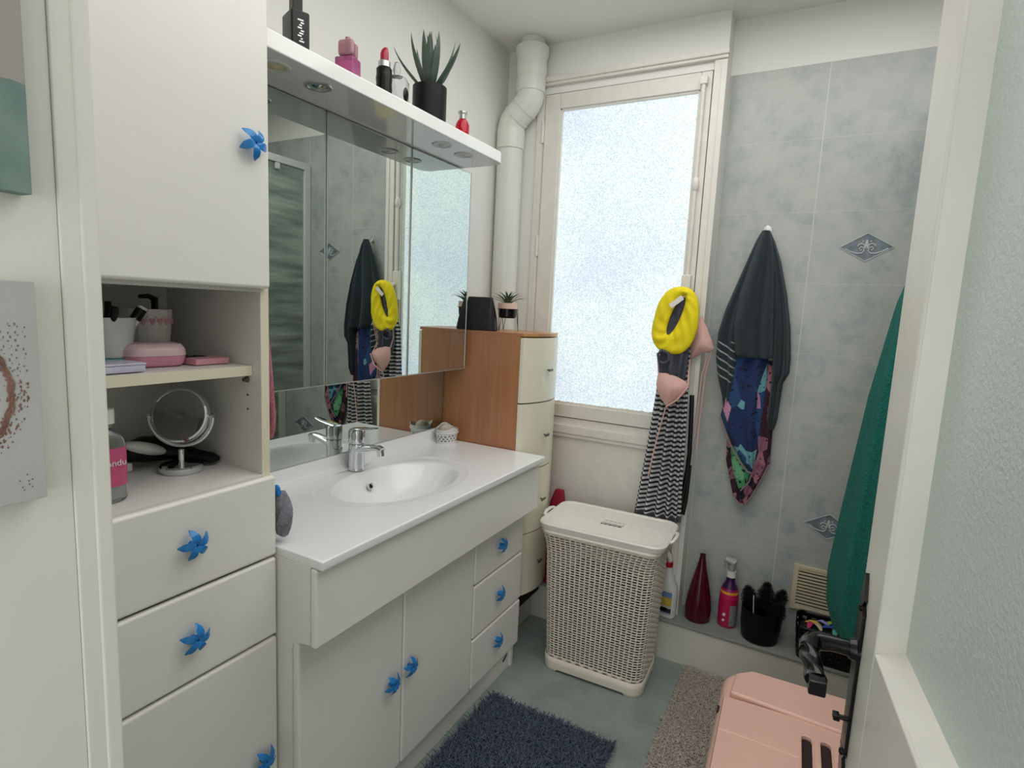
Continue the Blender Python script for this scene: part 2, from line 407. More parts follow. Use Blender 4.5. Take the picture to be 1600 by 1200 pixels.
# inset fleur-de-lis tiles
def inset(cx, cz):
    hw, hh = 0.083, 0.049
    b = MB(); b.prism([(cx - hw, cz), (cx, cz - hh), (cx + hw, cz), (cx, cz + hh)], 'y', YT - 0.0006, YT + 0.001)
    o = build('tile_inset', b, 'inset', wt)
    r = MB(); y = YT - 0.0012
    c = [(cx - hw, y, cz), (cx, y, cz - hh), (cx + hw, y, cz), (cx, y, cz + hh), (cx - hw, y, cz)]
    for a, d in zip(c[:-1], c[1:]): r.cyl(a, d, 0.0018, n=6)
    def cur(pts, rad=0.0026): r.tube([(cx + px, y, cz + pz) for px, pz in pts], rad, 8)
    r.ball((cx, y, cz + 0.013), 0.006, 10, (0.9, 0.35, 2.3))
    for s in (-1, 1):
        cur([(s * 0.066, -0.004), (s * 0.05, -0.014), (s * 0.03, -0.021), (s * 0.014, -0.021), (s * 0.006, -0.012), (s * 0.008, -0.002), (s * 0.017, 0.002), (s * 0.022, -0.005), (s * 0.016, -0.011), (s * 0.012, -0.007)], 0.0024)
        cur([(s * 0.003, -0.004), (s * 0.008, 0.010), (s * 0.016, 0.013), (s * 0.024, 0.009), (s * 0.027, 0.003)], 0.0026)
        r.ball((cx + s * 0.012, y, cz + 0.021), 0.003, 8, (1, 0.4, 1))
    build('fleur_relief', r, 'insetrelief', o)
M['inset'] = mat('slate_blue_inset', '#77838c', 0.3, var=0.35, vscale=30)
M['insetrelief'] = mat('pale_relief_glaze', '#bcc4c2', 0.3, var=0.05)
inset(0.107, 1.677); inset(0.098, 0.637)
# window side of back wall
mb = MB()
mb.box(XL, -0.408, YW, YW + 0.12, 2.32, ZC)
mb.box(XL, -1.148, YW, YW + 0.12, 0, 2.32)
mb.box(-0.452, -0.408, YW, YW + 0.12, 0, 2.32)
struct('wall_window', mb, 'wall')
mb = MB()
mb.box(-1.148, -0.452, YW + 0.004, YW + 0.10, 0, 0.93)
struct('trim_3', mb, 'frame')
mb = MB()
mb.box(-0.452, -0.406, YW - 0.012, YW, 0.17, 2.349, 0.003)
mb.box(-0.425, -0.404, YW - 0.018, YW - 0.01, 0.17, 2.345, 0.003)
mb.box(-1.165, -0.403, YW - 0.020, YW, 2.349, 2.362, 0.004)
mb.box(-1.165, -0.400, YW - 0.028, YW, 2.360, 2.383, 0.006)
mb.box(-1.180, -1.150, YW - 0.010, YW, 0.17, 2.349, 0.003)
mb.box(-1.150, -0.45, YW - 0.008, YW + 0.01, 0.845, 0.862, 0.003)
mb.box(-1.150, -0.45, YW - 0.014, YW + 0.01, 0.862, 0.90, 0.004)
struct('trim_1', mb, 'frame')
# window: sash, bead, pane, espagnolette
win = bpy.data.objects.new('window_1', None); sc.collection.objects.link(win); win['kind'] = 'structure'
win.location = (-0.8, YW, 0.93); wl['window_1'] = (-0.8, YW, 0.93)
PX0, PX1, PZ0, PZ1 = -1.066, -0.505, 0.997, 2.247
SX0, SX1, SZ0, SZ1 = -1.145, -0.456, 0.934, 2.317
mb = MB(); y0, y1 = YW - 0.004, YW + 0.045
for a in ((SX0, PX0 - 0.008, SZ0, SZ1), (PX1 + 0.008, SX1, SZ0, SZ1), (PX0 - 0.008, PX1 + 0.008, PZ1 + 0.008, SZ1), (PX0 - 0.008, PX1 + 0.008, SZ0, PZ0 - 0.006)):
    mb.box(a[0], a[1], y0, y1, a[2], a[3], 0.003)
sash = build('sash', mb, 'frame', win)
mb = MB(); y0, y1 = YW + 0.004, YW + 0.03
mb.box(PX0 - 0.010, PX0, y0, y1, PZ0 - 0.008, PZ1 + 0.01, 0.003); mb.box(PX1, PX1 + 0.010, y0, y1, PZ0 - 0.008, PZ1 + 0.01, 0.003)
mb.box(PX0 - 0.01, PX1 + 0.01, y0, y1, PZ1, PZ1 + 0.010, 0.003); mb.box(PX0 - 0.01, PX1 + 0.01, y0, y1, PZ0 - 0.009, PZ0, 0.003)
# ragged putty along the bottom bead
for k in range(26):
    x = PX0 + 0.02 + k * 0.021; mb.ball((x, y0 + 0.003, PZ0 + 0.001), 0.0065, 8, (2.2, 0.5, 0.6 + 0.5 * random.random()))
build('glazing_bead', mb, 'frame', sash)
build('pane', MB().box(PX0, PX1, YW + 0.018, YW + 0.023, PZ0, PZ1), 'pane', win)
build('sash_gap', MB().box(-1.1475, -1.13, YW + 0.02, YW + 0.055, 0.9305, 2.3195).box(-0.47, -0.4525, YW + 0.02, YW + 0.055, 0.9305, 2.3195).box(-1.13, -0.47, YW + 0.02, YW + 0.055, 2.30, 2.3195).box(-1.13, -0.47, YW + 0.02, YW + 0.055, 0.9305, 0.95), 'dark_gap', win)
mb = MB(); xr, yr = -0.483, YW - 0.016
mb.cyl((xr, yr, 1.56), (xr, yr, 2.285), 0.0075, n=12); mb.cyl((xr, yr, 0.96), (xr, yr, 1.42), 0.0075, n=12)
mb.box(xr - 0.014, xr + 0.014, yr - 0.012, YW, 2.265, 2.295, 0.004)
mb.ball((xr, yr, 1.905), 0.016, 14, (0.9, 0.9, 1.9)); mb.box(xr - 0.008, xr + 0.012, yr, YW, 1.89, 1.92, 0.003)
mb.box(xr - 0.02, xr + 0.016, yr - 0.014, YW, 1.42, 1.565, 0.006)
rod = build('espagnolette_rod', mb, 'frame', win)
mb = MB(); mb.tube([(xr, yr - 0.01, 1.50), (xr, yr - 0.035, 1.495), (xr - 0.005, yr - 0.045, 1.47)], [0.009, 0.010, 0.010], 12)
build('window_handle', mb, 'frame', rod)
mb = MB()
for z in (1.64, 2.12): mb.cyl((-1.150, YW - 0.008, z), (-1.150, YW - 0.008, z + 0.085), 0.007, n=10)
build('hinge', mb, 'frame', win)
# ledges
mb = MB(); mb.mi = 0; mb.box(-1.05, 1.1, 2.231, YT + 0.0, 0, 0.158); mb.box(XL, -1.05, 1.87, YW, 0, 0.158)
mb.mi = 1; mb.box(-1.055, 1.1, 2.226, YT + 0.0, 0.158, 0.17, 0.003); mb.box(XL, -1.046, 1.87, YW, 0.158, 0.17, 0.003)
struct('trim_2', mb, ['ledge_face', 'ledge_top'])
struct('wall_right', MB().box(1.10, 1.22, 0.22, 2.5, 0, ZC), 'tile')
# partition with the doorway the camera stands in, hallway wall on the left
mb = MB(); mb.box(XL, -0.613, 0.20, 0.293, 0, ZC, 0.0)
struct('wall_front', MB().box(XL, -0.64, 0.21, 0.285, 0, ZC).box(0.24, 1.10, 0.21, 0.285, 0, ZC).box(-0.64, 0.24, 0.21, 0.285, 2.1, ZC), 'wall')
struct('wall_hallway', MB().box(-0.75, -0.618, -1.6, 0.262, 0, ZC, 0.0), 'hall')
mb = MB(); mb.box(-0.66, -0.6155, 0.2625, 0.294, 0, 2.1, 0.0018, 3).box(-0.66, -0.6135, 0.279, 0.2945, 0, 2.1, 0.0025, 3)
struct('trim_4', mb, 'hall')
struct('wall_hallway_right', MB().box(0.62, 0.74, -1.6, 0.21, 0, ZC), 'hall')

# ============================================================ KNOB PROTOTYPE
def star_knob_mesh():
    b = MB()
    for k in range(5):
        a = 2 * PI * k / 5 + PI / 2; rings = []
        for i in range(10):
            s = i / 9; r = 0.002 + 0.0285 * s; lift = 0.012 + 0.009 * math.sin(PI * (0.15 + 0.85 * s)) - 0.004 * s
            wv = 0.0078 * (0.5 + 0.5 * math.sin(PI * min(1, 0.1 + 0.85 * s))) * (1 if i < 8 else (0.72 if i == 8 else 0.22)); th = 0.0032 * (1 - 0.5 * s)
            aa = a + 0.28 * s
            ring = []
            for j in range(10):
                t = 2 * PI * j / 10; u = wv * math.cos(t); h = th * math.sin(t) + 0.0035 * (u / 0.0098) ** 2 * (1 if s > 0.1 else 0.2)
                ring.append((lift + h, r * math.cos(aa) - u * math.sin(aa), r * math.sin(aa) + u * math.cos(aa)))
            rings.append(ring)
        b.loft(rings)
    b.cyl((0, 0, 0), (0.012, 0, 0), 0.006, 0.007, 14); b.ball((0.0135, 0, 0), 0.004, 12)
    return b
knob_me = None
def star_knob(parent, x, y, z, rot):
    global knob_me
    if knob_me is None:
        o = build('knob', star_knob_mesh(), 'blueglass'); knob_me = o
        wl[o.name] = (0, 0, 0)
    else:
        o = knob_me.copy(); sc.collection.objects.link(o)
    p = wl[parent.name]; o.parent = parent; o.location = (x - p[0], y - p[1], z - p[2]); o.rotation_euler = (rot, 0, 0)
    o['label'] = 'blue glass starfish knob'; return o

# ============================================================ TALL CABINET
tall = thing('tall_cabinet', 'tall white bathroom cabinet with open niche and blue starfish knobs, left of the washbasin', 'cabinet', (-1.16, 0.56, 0))
CX = -1.003
mb = MB(); yl, yr_ = 0.33, 0.787
mb.mi = 0
mb.box(XL, CX, yl, yl + 0.02, 0, 2.3, 0.001); 
mb.box(XL, XL + 0.01, yl, yr_, 0, 2.3)
mb.box(XL, CX, yl, yr_, 2.28, 2.3); mb.box(XL, CX, yl, yr_, 1.41, 1.43); mb.box(XL, CX, yl, yr_, 1.010, 1.03, 0.001); mb.box(XL, CX, yl, yr_, 0.0, 0.08)
mb.box(XL, CX, yr_ - 0.02, yr_, 0, 2.3, 0.001)
mb.mi = 1; mb.box(CX, CX + 0.001, yr_ - 0.0195, yr_ - 0.0005, 0.08, 2.29)
body = build('carcass', mb, ['niche', 'laminate_edge'], tall)
mb = MB(); mb.mi = 0; mb.box(XL + 0.01, -1.03, yl + 0.02, yr_ - 0.021, 1.238, 1.258); mb.mi = 1; mb.box(-1.03, -1.0285, yl + 0.02, yr_ - 0.021, 1.238, 1.258)
build('shelf', mb, ['niche', 'laminate_edge'], tall)
mb = MB(); mb.cyl((-1.045, yr_ - 0.02, 1.228), (-1.045, yr_ - 0.03, 1.228), 0.007, 0.004, 10)
build('shelf_peg', mb, 'peg', tall)
for z in (1.195, 1.165): build('peg_hole', MB().cyl((-1.045, yr_ - 0.0198, z), (-1.045, yr_ - 0.0206, z), 0.0025, n=8), 'dark_gap', tall)
def front(name, parent, x0, x1, y0, y1, z0, z1, m='laminate', bev=0.007):
    b = MB(); b.box(x0, x1, y0, y1, z0, z1, bev, 4)
    return build(name, b, m, parent)
d = front('door', tall, CX + 0.001, -0.985, yl, 0.779, 1.417, 2.28); star_knob(d, -0.985, 0.735, 1.686, 0.5)
d = front('drawer', tall, CX + 0.001, -0.985, yl, 0.789, 0.849, 1.026); star_knob(d, -0.985, 0.601, 0.941, 0.0)
d = front('drawer', tall, CX + 0.001, -0.985, yl, 0.789, 0.666, 0.844); star_knob(d, -0.985, 0.598, 0.755, 0.9)
d = front('door', tall, CX + 0.001, -0.985, yl, 0.789, 0.09, 0.661); star_knob(d, -0.985, 0.745, 0.392, 0.3)

# ============================================================ VANITY
van = thing('vanity_cabinet', 'white washbasin vanity with two doors and three small drawers under the countertop', 'cabinet', (-1.12, 1.32, 0))
VY0, VY1 = 0.792, 1.862
prof = [(XL, 0.843), (-0.887, 0.843), (-0.887, 0.668), (-0.93, 0.662), (-0.940, 0.655), (-0.945, 0.64), (-0.945, 0.0), (XL, 0.0)]
prof = [(max(p[0], -1.333), p[1]) for p in prof]
mb = MB(); mb.prism(prof, 'y', VY0, VY0 + 0.018); mb.prism(prof, 'y', VY1 - 0.018, VY1)
mb.box(-1.333, -1.323, VY0 + 0.018, VY1 - 0.018, 0.0, 0.70); mb.box(-1.333, -0.948, VY0 + 0.018, VY1 - 0.018, 0.08, 0.098)
mb.box(-0.97, -0.950, VY0 + 0.018, VY1 - 0.018, 0.0, 0.085, 0.001)
mb.box(XL + 0.01, -0.948, 1.507, 1.523, 0.098, 0.70)
build('carcass', mb, 'laminate', van)
mb = MB(); mb.box(-0.887, -0.868, VY0 - 0.001, VY1 - 0.005, 0.663, 0.842, 0.006, 3)
build('apron', mb, 'laminate', van)
dz0, dz1 = 0.10, 0.668
d = front('door', van, -0.945, -0.925, VY0 + 0.002, 1.150, dz0, dz1, bev=0.006); star_knob(d, -0.925, 1.099, 0.382, 0.2)
d = front('door', van, -0.945, -0.925, 1.154, 1.513, dz0, dz1, bev=0.006); star_knob(d, -0.925, 1.176, 0.391, 1.0)
for z0, z1, r in ((0.480, 0.664, 0.1), (0.286, 0.474, 0.6), (0.10, 0.280, 0.35)):
    d = front('drawer', van, -0.945, -0.925, 1.518, VY1 + 0.001, z0, z1, bev=0.007)
    star_knob(d, -0.925, 1.682, {0.480: 0.568, 0.286: 0.383, 0.10: 0.201}[z0], r)
mb = MB(); mb.tube([(-0.9495, 1.79, 0.045), (-0.9485, 1.80, 0.052), (-0.9485, 1.82, 0.062)], [0.004, 0.006, 0.004], 10, flat=(1, 0.4))
build('plinth_scar', mb, 'peg', van)

# countertop with oval basin
ct = thing('washbasin_countertop', 'white ceramic countertop with moulded oval basin on the vanity', 'washbasin', (-1.08, 1.325, 0.843))
x0, x1, y0, y1, zt = -1.315, -0.852, 0.7935, 1.863, 0.865
cx, cy = -1.095, 1.325
angs = [2 * PI * i / 120 for i in range(120)]
for X in (x0, x1):
    for Y in (y0, y1):
        a = math.atan2(Y - cy, X - cx) % (2 * PI); k = min(range(len(angs)), key=lambda i: abs(angs[i] - a)); angs[k] = a
angs.sort()
def rect_pt(a):
    dx, dy = math.cos(a), math.sin(a); t = 1e9
    if dx > 1e-9: t = min(t, (x1 - cx) / dx)
    if dx < -1e-9: t = min(t, (x0 - cx) / dx)
    if dy > 1e-9: t = min(t, (y1 - cy) / dy)
    if dy < -1e-9: t = min(t, (y0 - cy) / dy)
    return (cx + dx * t, cy + dy * t)
rings = []
ai, bi = 0.148, 0.225
def ell(a, ea, eb, ox=0, oy=0):
    # point of the ellipse seen from (cx,cy) at angle a
    r = 1 / math.sqrt((math.cos(a) / ea) ** 2 + (math.sin(a) / eb) ** 2)
    return (cx + ox + r * math.cos(a), cy + oy + r * math.sin(a))
for s, dp in ((0.06, 0.112), (0.15, 0.110), (0.3, 0.105), (0.45, 0.096), (0.6, 0.082), (0.72, 0.066), (0.82, 0.047), (0.9, 0.029), (0.96, 0.0145), (1.0, 0.0075), (1.03, 0.0045), (1.06, 0.0035)):
    rings.append([ell(a, ai * s, bi * s, 0.0, 0.0) + (zt - dp,) for a in angs])
for ea, eb, ox, dp in ((0.170, 0.262, -0.010, 0.0032), (0.183, 0.276, -0.012, 0.0030), (0.187, 0.281, -0.012, 0.0012), (0.192, 0.286, -0.012, 0.0)):
    rings.append([ell(a, ea, eb, ox) + (zt - dp,) for a in angs])
rp = [rect_pt(a) for a in angs]
def inset_rp(p, d_):
    return (min(max(p[0], x0 + d_), x1 - d_), min(max(p[1], y0 + d_), y1 - d_))
rings.append([inset_rp(p, 0.004) + (zt,) for p in rp])
rings.append([inset_rp(p, 0.001) + (zt - 0.0015,) for p in rp])
rings.append([p + (zt - 0.004,) for p in rp])
rings.append([p + (zt - 0.019,) for p in rp])
rings.append([inset_rp(p, 0.002) + (zt - 0.022,) for p in rp])
mb = MB(); vr, _ = mb.loft(rings, cap=False); mb.bm.faces.new(vr[0])
build('basin_slab', mb, 'ceramic', ct, ang=60)
mb = MB(); pr = [(-1.283, zt - 0.0005), (-1.300, zt + 0.004), (-1.310, zt + 0.014), (-1.314, zt + 0.035), (-1.316, zt + 0.045), (-1.320, zt + 0.047), (-1.334, zt + 0.047), (-1.334, zt - 0.01)]
mb.prism(pr, 'y', y0, y1)
build('backsplash', mb, 'ceramic', ct, ang=60)
mb = MB(); mb.lathe([(0.012, 0), (0.021, 0.0), (0.021, 0.003), (0.012, 0.004)], (cx, cy, zt - 0.112)); build('drain', mb, 'chrome', ct)
# overflow hole on the far wall of the bowl
ov = MB(); px_, py_ = -1.212, 1.315
ring = [[(r * math.cos(2 * PI * j / 20), r * math.sin(2 * PI * j / 20), h) for j in range(20)] for r, h in ((0.0065, 0.001), (0.0075, 0.0028), (0.0105, 0.002), (0.011, -0.004))]
ov.loft(ring, cap=False); 
T = Matrix.Translation((-1.204, 1.318, zt - 0.043)) @ Euler((0, math.radians(62), 0)).to_matrix().to_4x4()
ov.xform(T); o_ = build('overflow_ring', ov, 'chrome', ct)
oh = MB(); oh.cyl((0, 0, -0.003), (0, 0, 0.0006), 0.0068, n=20); oh.xform(T); build('overflow_hole', oh, 'black', ct)

# faucet
fx, fy, fz = -1.272, 1.325, zt - 0.001
fa = thing('basin_faucet', 'chrome single-lever mixer tap behind the oval basin', 'tap', (fx, fy, fz))
mb = MB(); mb.lathe([(0.0, 0), (0.027, 0.0), (0.027, 0.004), (0.0252, 0.008), (0.0252, 0.082), (0.024, 0.084), (0.024, 0.086)], (fx, fy, fz), 36); 
mb.tube([(fx + 0.005, fy, fz + 0.066), (fx + 0.035, fy, fz + 0.074), (fx + 0.065, fy, fz + 0.081), (fx + 0.092, fy, fz + 0.084), (fx + 0.108, fy, fz + 0.080)], [0.019, 0.0165, 0.014, 0.0125, 0.012], 20, flat=(0.72, 1.15))
build('spout_body', mb, 'chrome', fa)
mb = MB(); mb.cyl((fx + 0.098, fy, fz + 0.080), (fx + 0.102, fy, fz + 0.060), 0.0115, 0.011, 20); build('aerator', mb, 'chrome', fa)
mb = MB(); mb.lathe([(0.024, 0.087), (0.0262, 0.089), (0.0262, 0.124), (0.023, 0.131), (0.010, 0.135), (0.0, 0.1355)], (fx, fy, fz), 36)
mb.tube([(fx - 0.012, fy, fz + 0.131), (fx + 0.02, fy, fz + 0.136), (fx + 0.05, fy, fz + 0.139), (fx + 0.075, fy, fz + 0.144), (fx + 0.083, fy, fz + 0.146)], [0.018, 0.020, 0.016, 0.012, 0.008], 20, flat=(0.25, 1))
build('lever', mb, 'chrome', fa)
mb = MB(); mb.cyl((fx - 0.03, fy, fz - 0.001), (fx - 0.03, fy, fz + 0.055), 0.0025, n=10).ball((fx - 0.03, fy, fz + 0.058), 0.006, 12)
build('popup_rod', mb, 'chrome', fa)

# lace basket on the counter
bx, by = -1.259, 1.806
bk = thing('lace_basket', 'small white openwork basket with scalloped back, at the right end of the countertop', 'basket', (bx, by, zt))
b = MB(); n = 64; rows = 20; rings = []
for j in range(rows + 1):
    t = j / rows
    ring = []
    for i in range(n):
        a = 2 * PI * i / n; r = 0.036 + 0.008 * t
        hh = 0.055 + 0.016 * max(0, math.cos(a - 2.4)) ** 6 + 0.010 * max(0, math.cos(a + 0.35)) ** 10
        ring.append((bx + r * math.cos(a) * 1.0, by + r * math.sin(a) * 1.0, zt + 0.001 + hh * t))
    rings.append(ring)
vr, fs = b.loft(rings, cap=False)
kill = [f for f, a_, j_ in fs if 3 <= a_ <= 11 and (a_ - 3) % 3 != 2 and (j_ + (a_ - 3) // 3 * 2) % 4 in (0, 1)]
bmesh.ops.delete(b.bm, geom=kill, context='FACES'); b.bm.faces.new(vr[0])
solid(build('basket_wall', b, 'whitepl', bk), 0.0025)
b = MB(); b.tube([(bx + 0.0445 * math.cos(2 * PI * i / 32), by + 0.0445 * math.sin(2 * PI * i / 32), zt + 0.044) for i in range(33)], 0.0028, 8, cap=False)
build('rim_band', b, 'whitepl', bk)
b = MB(); b.ball((bx - 0.006, by, zt + 0.046), 0.030, 16, (1, 1, 0.95)); o = build('sponge', b, 'spongem' if 'spongem' in M else 'terracotta'); M['spongem'] = mat('beige_sponge', '#cdbfb4', 0.9, var=0.2, vscale=90, bump=0.6, bscale=150)
o.data.materials[0] = M['spongem']; tag(o, 'beige round sponge sitting in the white lace basket', 'sponge'); recenter(o, (bx, by, zt + 0.02))

# ============================================================ MIRRORS AND LIGHT SHELF
mc = thing('mirror_cabinet', 'wall cabinet with three mirrored doors above the washbasin', 'mirror', (-1.27, 1.32, 1.16))
build('carcass', MB().box(XL, -1.218, 0.792, 1.845, 1.162, 1.898), 'alu', mc)
for a, c in ((0.792, 1.1335), (1.1375, 1.4925), (1.4965, 1.846)):
    d = build('mirror_door', MB().box(-1.2165, -1.212, a, c, 1.163, 1.896, 0.0006), 'mirror', mc)
    e = MB()
    for yy in (a + 0.0012, c - 0.0012): e.box(-1.2175, -1.2108, yy - 0.0016, yy + 0.0016, 1.163, 1.896)
    e.box(-1.2175, -1.2108, a, c, 1.1605, 1.1635); e.box(-1.2175, -1.2108, a, c, 1.8935, 1.8965)
    build('edge_strip', e, 'alu', d)
o = build('backsplash_mirror', MB().box(-1.330, -1.322, 0.793, 1.862, 0.9125, 1.1595, 0.0005), 'mirror'); recenter(o, (-1.326, 1.33, 0.9125)); tag(o, 'low strip of mirror on the wall between countertop and mirrored cabinet', 'mirror')
sh = thing('light_shelf', 'long glossy white shelf with recessed spotlights over the mirrored cabinet', 'shelf', (-1.19, 1.29, 1.90))
pts = []
xs0, xs1, ya, yb = XL, -1.038, 0.792, 1.785
pts = [(xs0, ya), (xs1, ya)] + [(xs1 - 0.03 + 0.03 * math.cos(t), yb - 0.03 + 0.03 * math.sin(t)) for t in [PI / 2 * k / 8 for k in range(9)]] + [(xs0, yb)]
mb = MB(); mb.prism(pts, 'z', 1.90, 1.937, 0.003); build('shelf_board', mb, 'shelfgloss', sh)
for k, yy in enumerate((0.889, 1.009, 1.508, 1.63)):
    mb = MB(); mb.lathe([(0.022, 0.0), (0.024, -0.003), (0.031, -0.003), (0.033, 0.0)], (-1.104, yy, 1.9), 32, cap=False)
    s_ = build('spotlight', mb, 'silver' if k in (1,) else 'whitepl', sh)
    mb = MB(); mb.lathe([(0.0215, 0.0), (0.020, 0.0005), (0.019, 0.001), (0.009, 0.001 - 0.003), (0.0, -0.004)], (-1.104, yy, 1.8985), 24)
    build('bulb', mb, 'yellowedge' if k == 0 else 'chrome' if k == 1 else 'whitepl', s_)

# items on the light shelf (tops at z = 1.937)
Z = 1.9375
def bottle_box(name, label, cat, x, y, sx, sy, h, m, rot=0.0):
    pass
def item(name, label, cat, x, y, z=Z, rot=0, group=None): return thing(name, label, cat, (x, y, z), rot, group)
t = item('perfume_bottle', 'black square perfume bottle at the left end of the light shelf', 'perfume', -1.11, 0.95)
build('bottle', MB().box(-0.030, 0.030, -0.021, 0.021, 0, 0.095, 0.005), 'black', t, local=True)
build('cap', MB().box(-0.013, 0.013, -0.011, 0.011, 0.095, 0.15, 0.002), 'black', t, local=True)
mb = MB()
for k in range(9): mb.box(0.0301, 0.0305, -0.004 + 0.004 * math.sin(k * 2.1), 0.004 + 0.003 * math.cos(k * 1.7), 0.028 + 0.0055 * k, 0.031 + 0.0055 * k)
build('lettering', mb, 'alu', t, local=True)
t.rotation_euler.z = -0.35
o = build('deodorant_can', MB().lathe([(0.0, 0), (0.020, 0), (0.021, 0.004), (0.021, 0.10), (0.016, 0.112), (0.0, 0.114)], (-1.13, 0.856, Z)), 'black'); recenter(o, (-1.13, 0.856, Z)); tag(o, 'black can half hidden behind the tall cabinet door on the light shelf', 'can')
t = item('perfume_bottle', 'pink perfume bottle with clear fluted cap on the light shelf', 'perfume', -1.105, 1.105)
build('bottle', MB().box(-0.024, 0.024, -0.020, 0.020, 0, 0.052, 0.004), 'pinkglass', t, local=True)
mb = MB(); mb.box(-0.020, 0.020, -0.016, 0.002, 0.054, 0.088, 0.008, 3).box(-0.019, 0.019, 0.003, 0.016, 0.054, 0.084, 0.004); mb.cyl((0, -0.001, 0.05), (0, -0.001, 0.094), 0.006)
build('cap', mb, 'pinkcap', t, local=True); t.rotation_euler.z = 0.25; t.scale = (1.05, 1.05, 1.16)
t = item('lipstick_bottle', 'black lipstick-shaped bottle with red tip, beside the black plant pot', 'perfume', -1.10, 1.232)
mb = MB(); mb.lathe([(0.0, 0), (0.020, 0.0), (0.021, 0.008), (0.0195, 0.016), (0.021, 0.026), (0.0195, 0.036), (0.021, 0.046), (0.0195, 0.056), (0.020, 0.066), (0.017, 0.070), (0.0, 0.070)], (0, 0, 0), 28)
build('bottle', mb, 'black', t, local=True)
build('collar', MB().lathe([(0.0, 0.070), (0.0155, 0.070), (0.0150, 0.082), (0.013, 0.084), (0.0, 0.084)], (0, 0, 0), 28), 'silver', t, local=True)
mb = MB(); rings = []
for z, s_, o_ in ((0.084, 1, 0), (0.098, 1, 0), (0.106, 0.85, 0.0015), (0.112, 0.5, 0.004), (0.114, 0.1, 0.006)): rings.append([(0.0105 * s_ * math.cos(2 * PI * j / 20), o_ + 0.0105 * s_ * math.sin(2 * PI * j / 20), z) for j in range(20)])
mb.loft(rings); build('lipstick_tip', mb, 'lipred', t, local=True); t.scale = (1.05, 1.05, 1.22)
t = item('glass_bottle', 'clear round glass bottle between lipstick-shaped bottle and black plant pot', 'bottle', -1.13, 1.318)
build('bottle', MB().lathe([(0.0, 0), (0.026, 0), (0.028, 0.005), (0.028, 0.062), (0.022, 0.072), (0.008, 0.077), (0.0, 0.078)], (0, 0, 0), 32), 'glass', t, local=True)
build('stopper', MB().lathe([(0.0, 0.078), (0.007, 0.078), (0.009, 0.088), (0.005, 0.104), (0.0, 0.105)], (0, 0, 0), 20), 'glass', t, local=True)
t.scale = (1.25, 1.25, 1.3)
build('motif', MB().ball((0.027, 0, 0.035), 0.011, 14, (0.25, 0.8, 1.4)), 'black', t, local=True)
o = build('glass_vial', MB().lathe([(0, 0), (0.010, 0), (0.011, 0.003), (0.011, 0.026), (0.006, 0.032), (0.0, 0.033)], (-1.13, 1.165, Z), 20), 'glass'); recenter(o, (-1.13, 1.165, Z)); tag(o, 'tiny clear vial just behind the pink perfume bottle', 'bottle')
t = item('perfume_bottle', 'small red perfume bottle with silver cap at the right end of the light shelf', 'perfume', -1.085, 1.588)
build('bottle', MB().lathe([(0, 0), (0.0165, 0.0), (0.018, 0.004), (0.018, 0.028), (0.013, 0.038), (0.008, 0.042), (0, 0.042)], (0, 0, 0), 28), 'redglass', t, local=True)
build('cap', MB().lathe([(0, 0.042), (0.009, 0.042), (0.009, 0.053), (0.012, 0.054), (0.012, 0.058), (0, 0.058)], (0, 0, 0), 24), 'silver', t, local=True); t.scale = (1.25, 1.25, 1.42)

def leaves(b, n, L0, L1, w, tilt0, tilt1, curve, seed, thick=0.25, base=0.0, rbase=0.01):
    rnd = random.Random(seed)
    for k in range(n):
        a = k * 2.39996 + rnd.uniform(-0.2, 0.2); f = k / max(1, n - 1)
        L = L0 + (L1 - L0) * f * rnd.uniform(0.9, 1.1); ti = tilt0 + (tilt1 - tilt0) * f + rnd.uniform(-0.05, 0.05)
        rings = []
        for i in range(9):
            s = i / 8; th = ti + curve * s * s; r = rbase * f + L * s * math.sin(th if i else ti) ; z = base + L * s * math.cos(th)
            ww = w * (math.sin(PI * (0.22 + 0.78 * s)) ** 0.8) * (1 - 0.15 * s) + 0.0004
            ring = []
            for j in range(8):
                t = 2 * PI * j / 8; u = ww * math.cos(t); h = ww * thick * math.sin(t) + 0.22 * u * u / w
                rr = r - h * math.cos(th); zz = z + h * math.sin(th)
                ring.append((rr * math.cos(a) - u * math.sin(a), rr * math.sin(a) + u * math.cos(a), zz))
            rings.append(ring)
        b.loft(rings)
t = item('potted_succulent', 'spiky grey-green succulent in a black cylinder pot on the light shelf', 'plant', -1.10, 1.432)
PTR = 0.0505
build('pot', MB().lathe([(0, 0), (PTR - 0.006, 0), (PTR - 0.001, 0.004), (PTR, 0.01), (PTR, 0.104), (PTR - 0.004, 0.105), (PTR - 0.005, 0.093), (0, 0.093)], (0, 0, 0), 48), 'blackm', t, local=True)
build('soil', MB().lathe([(0, 0.096), (PTR - 0.006, 0.0945)], (0, 0, 0), 24, cap=False), 'soil', t, local=True)
b = MB(); leaves(b, 15, 0.170, 0.150, 0.0125, 0.06, 0.92, -0.16, 4, base=0.090, rbase=0.016)
build('leaf_rosette', b, 'leaf', t, local=True)

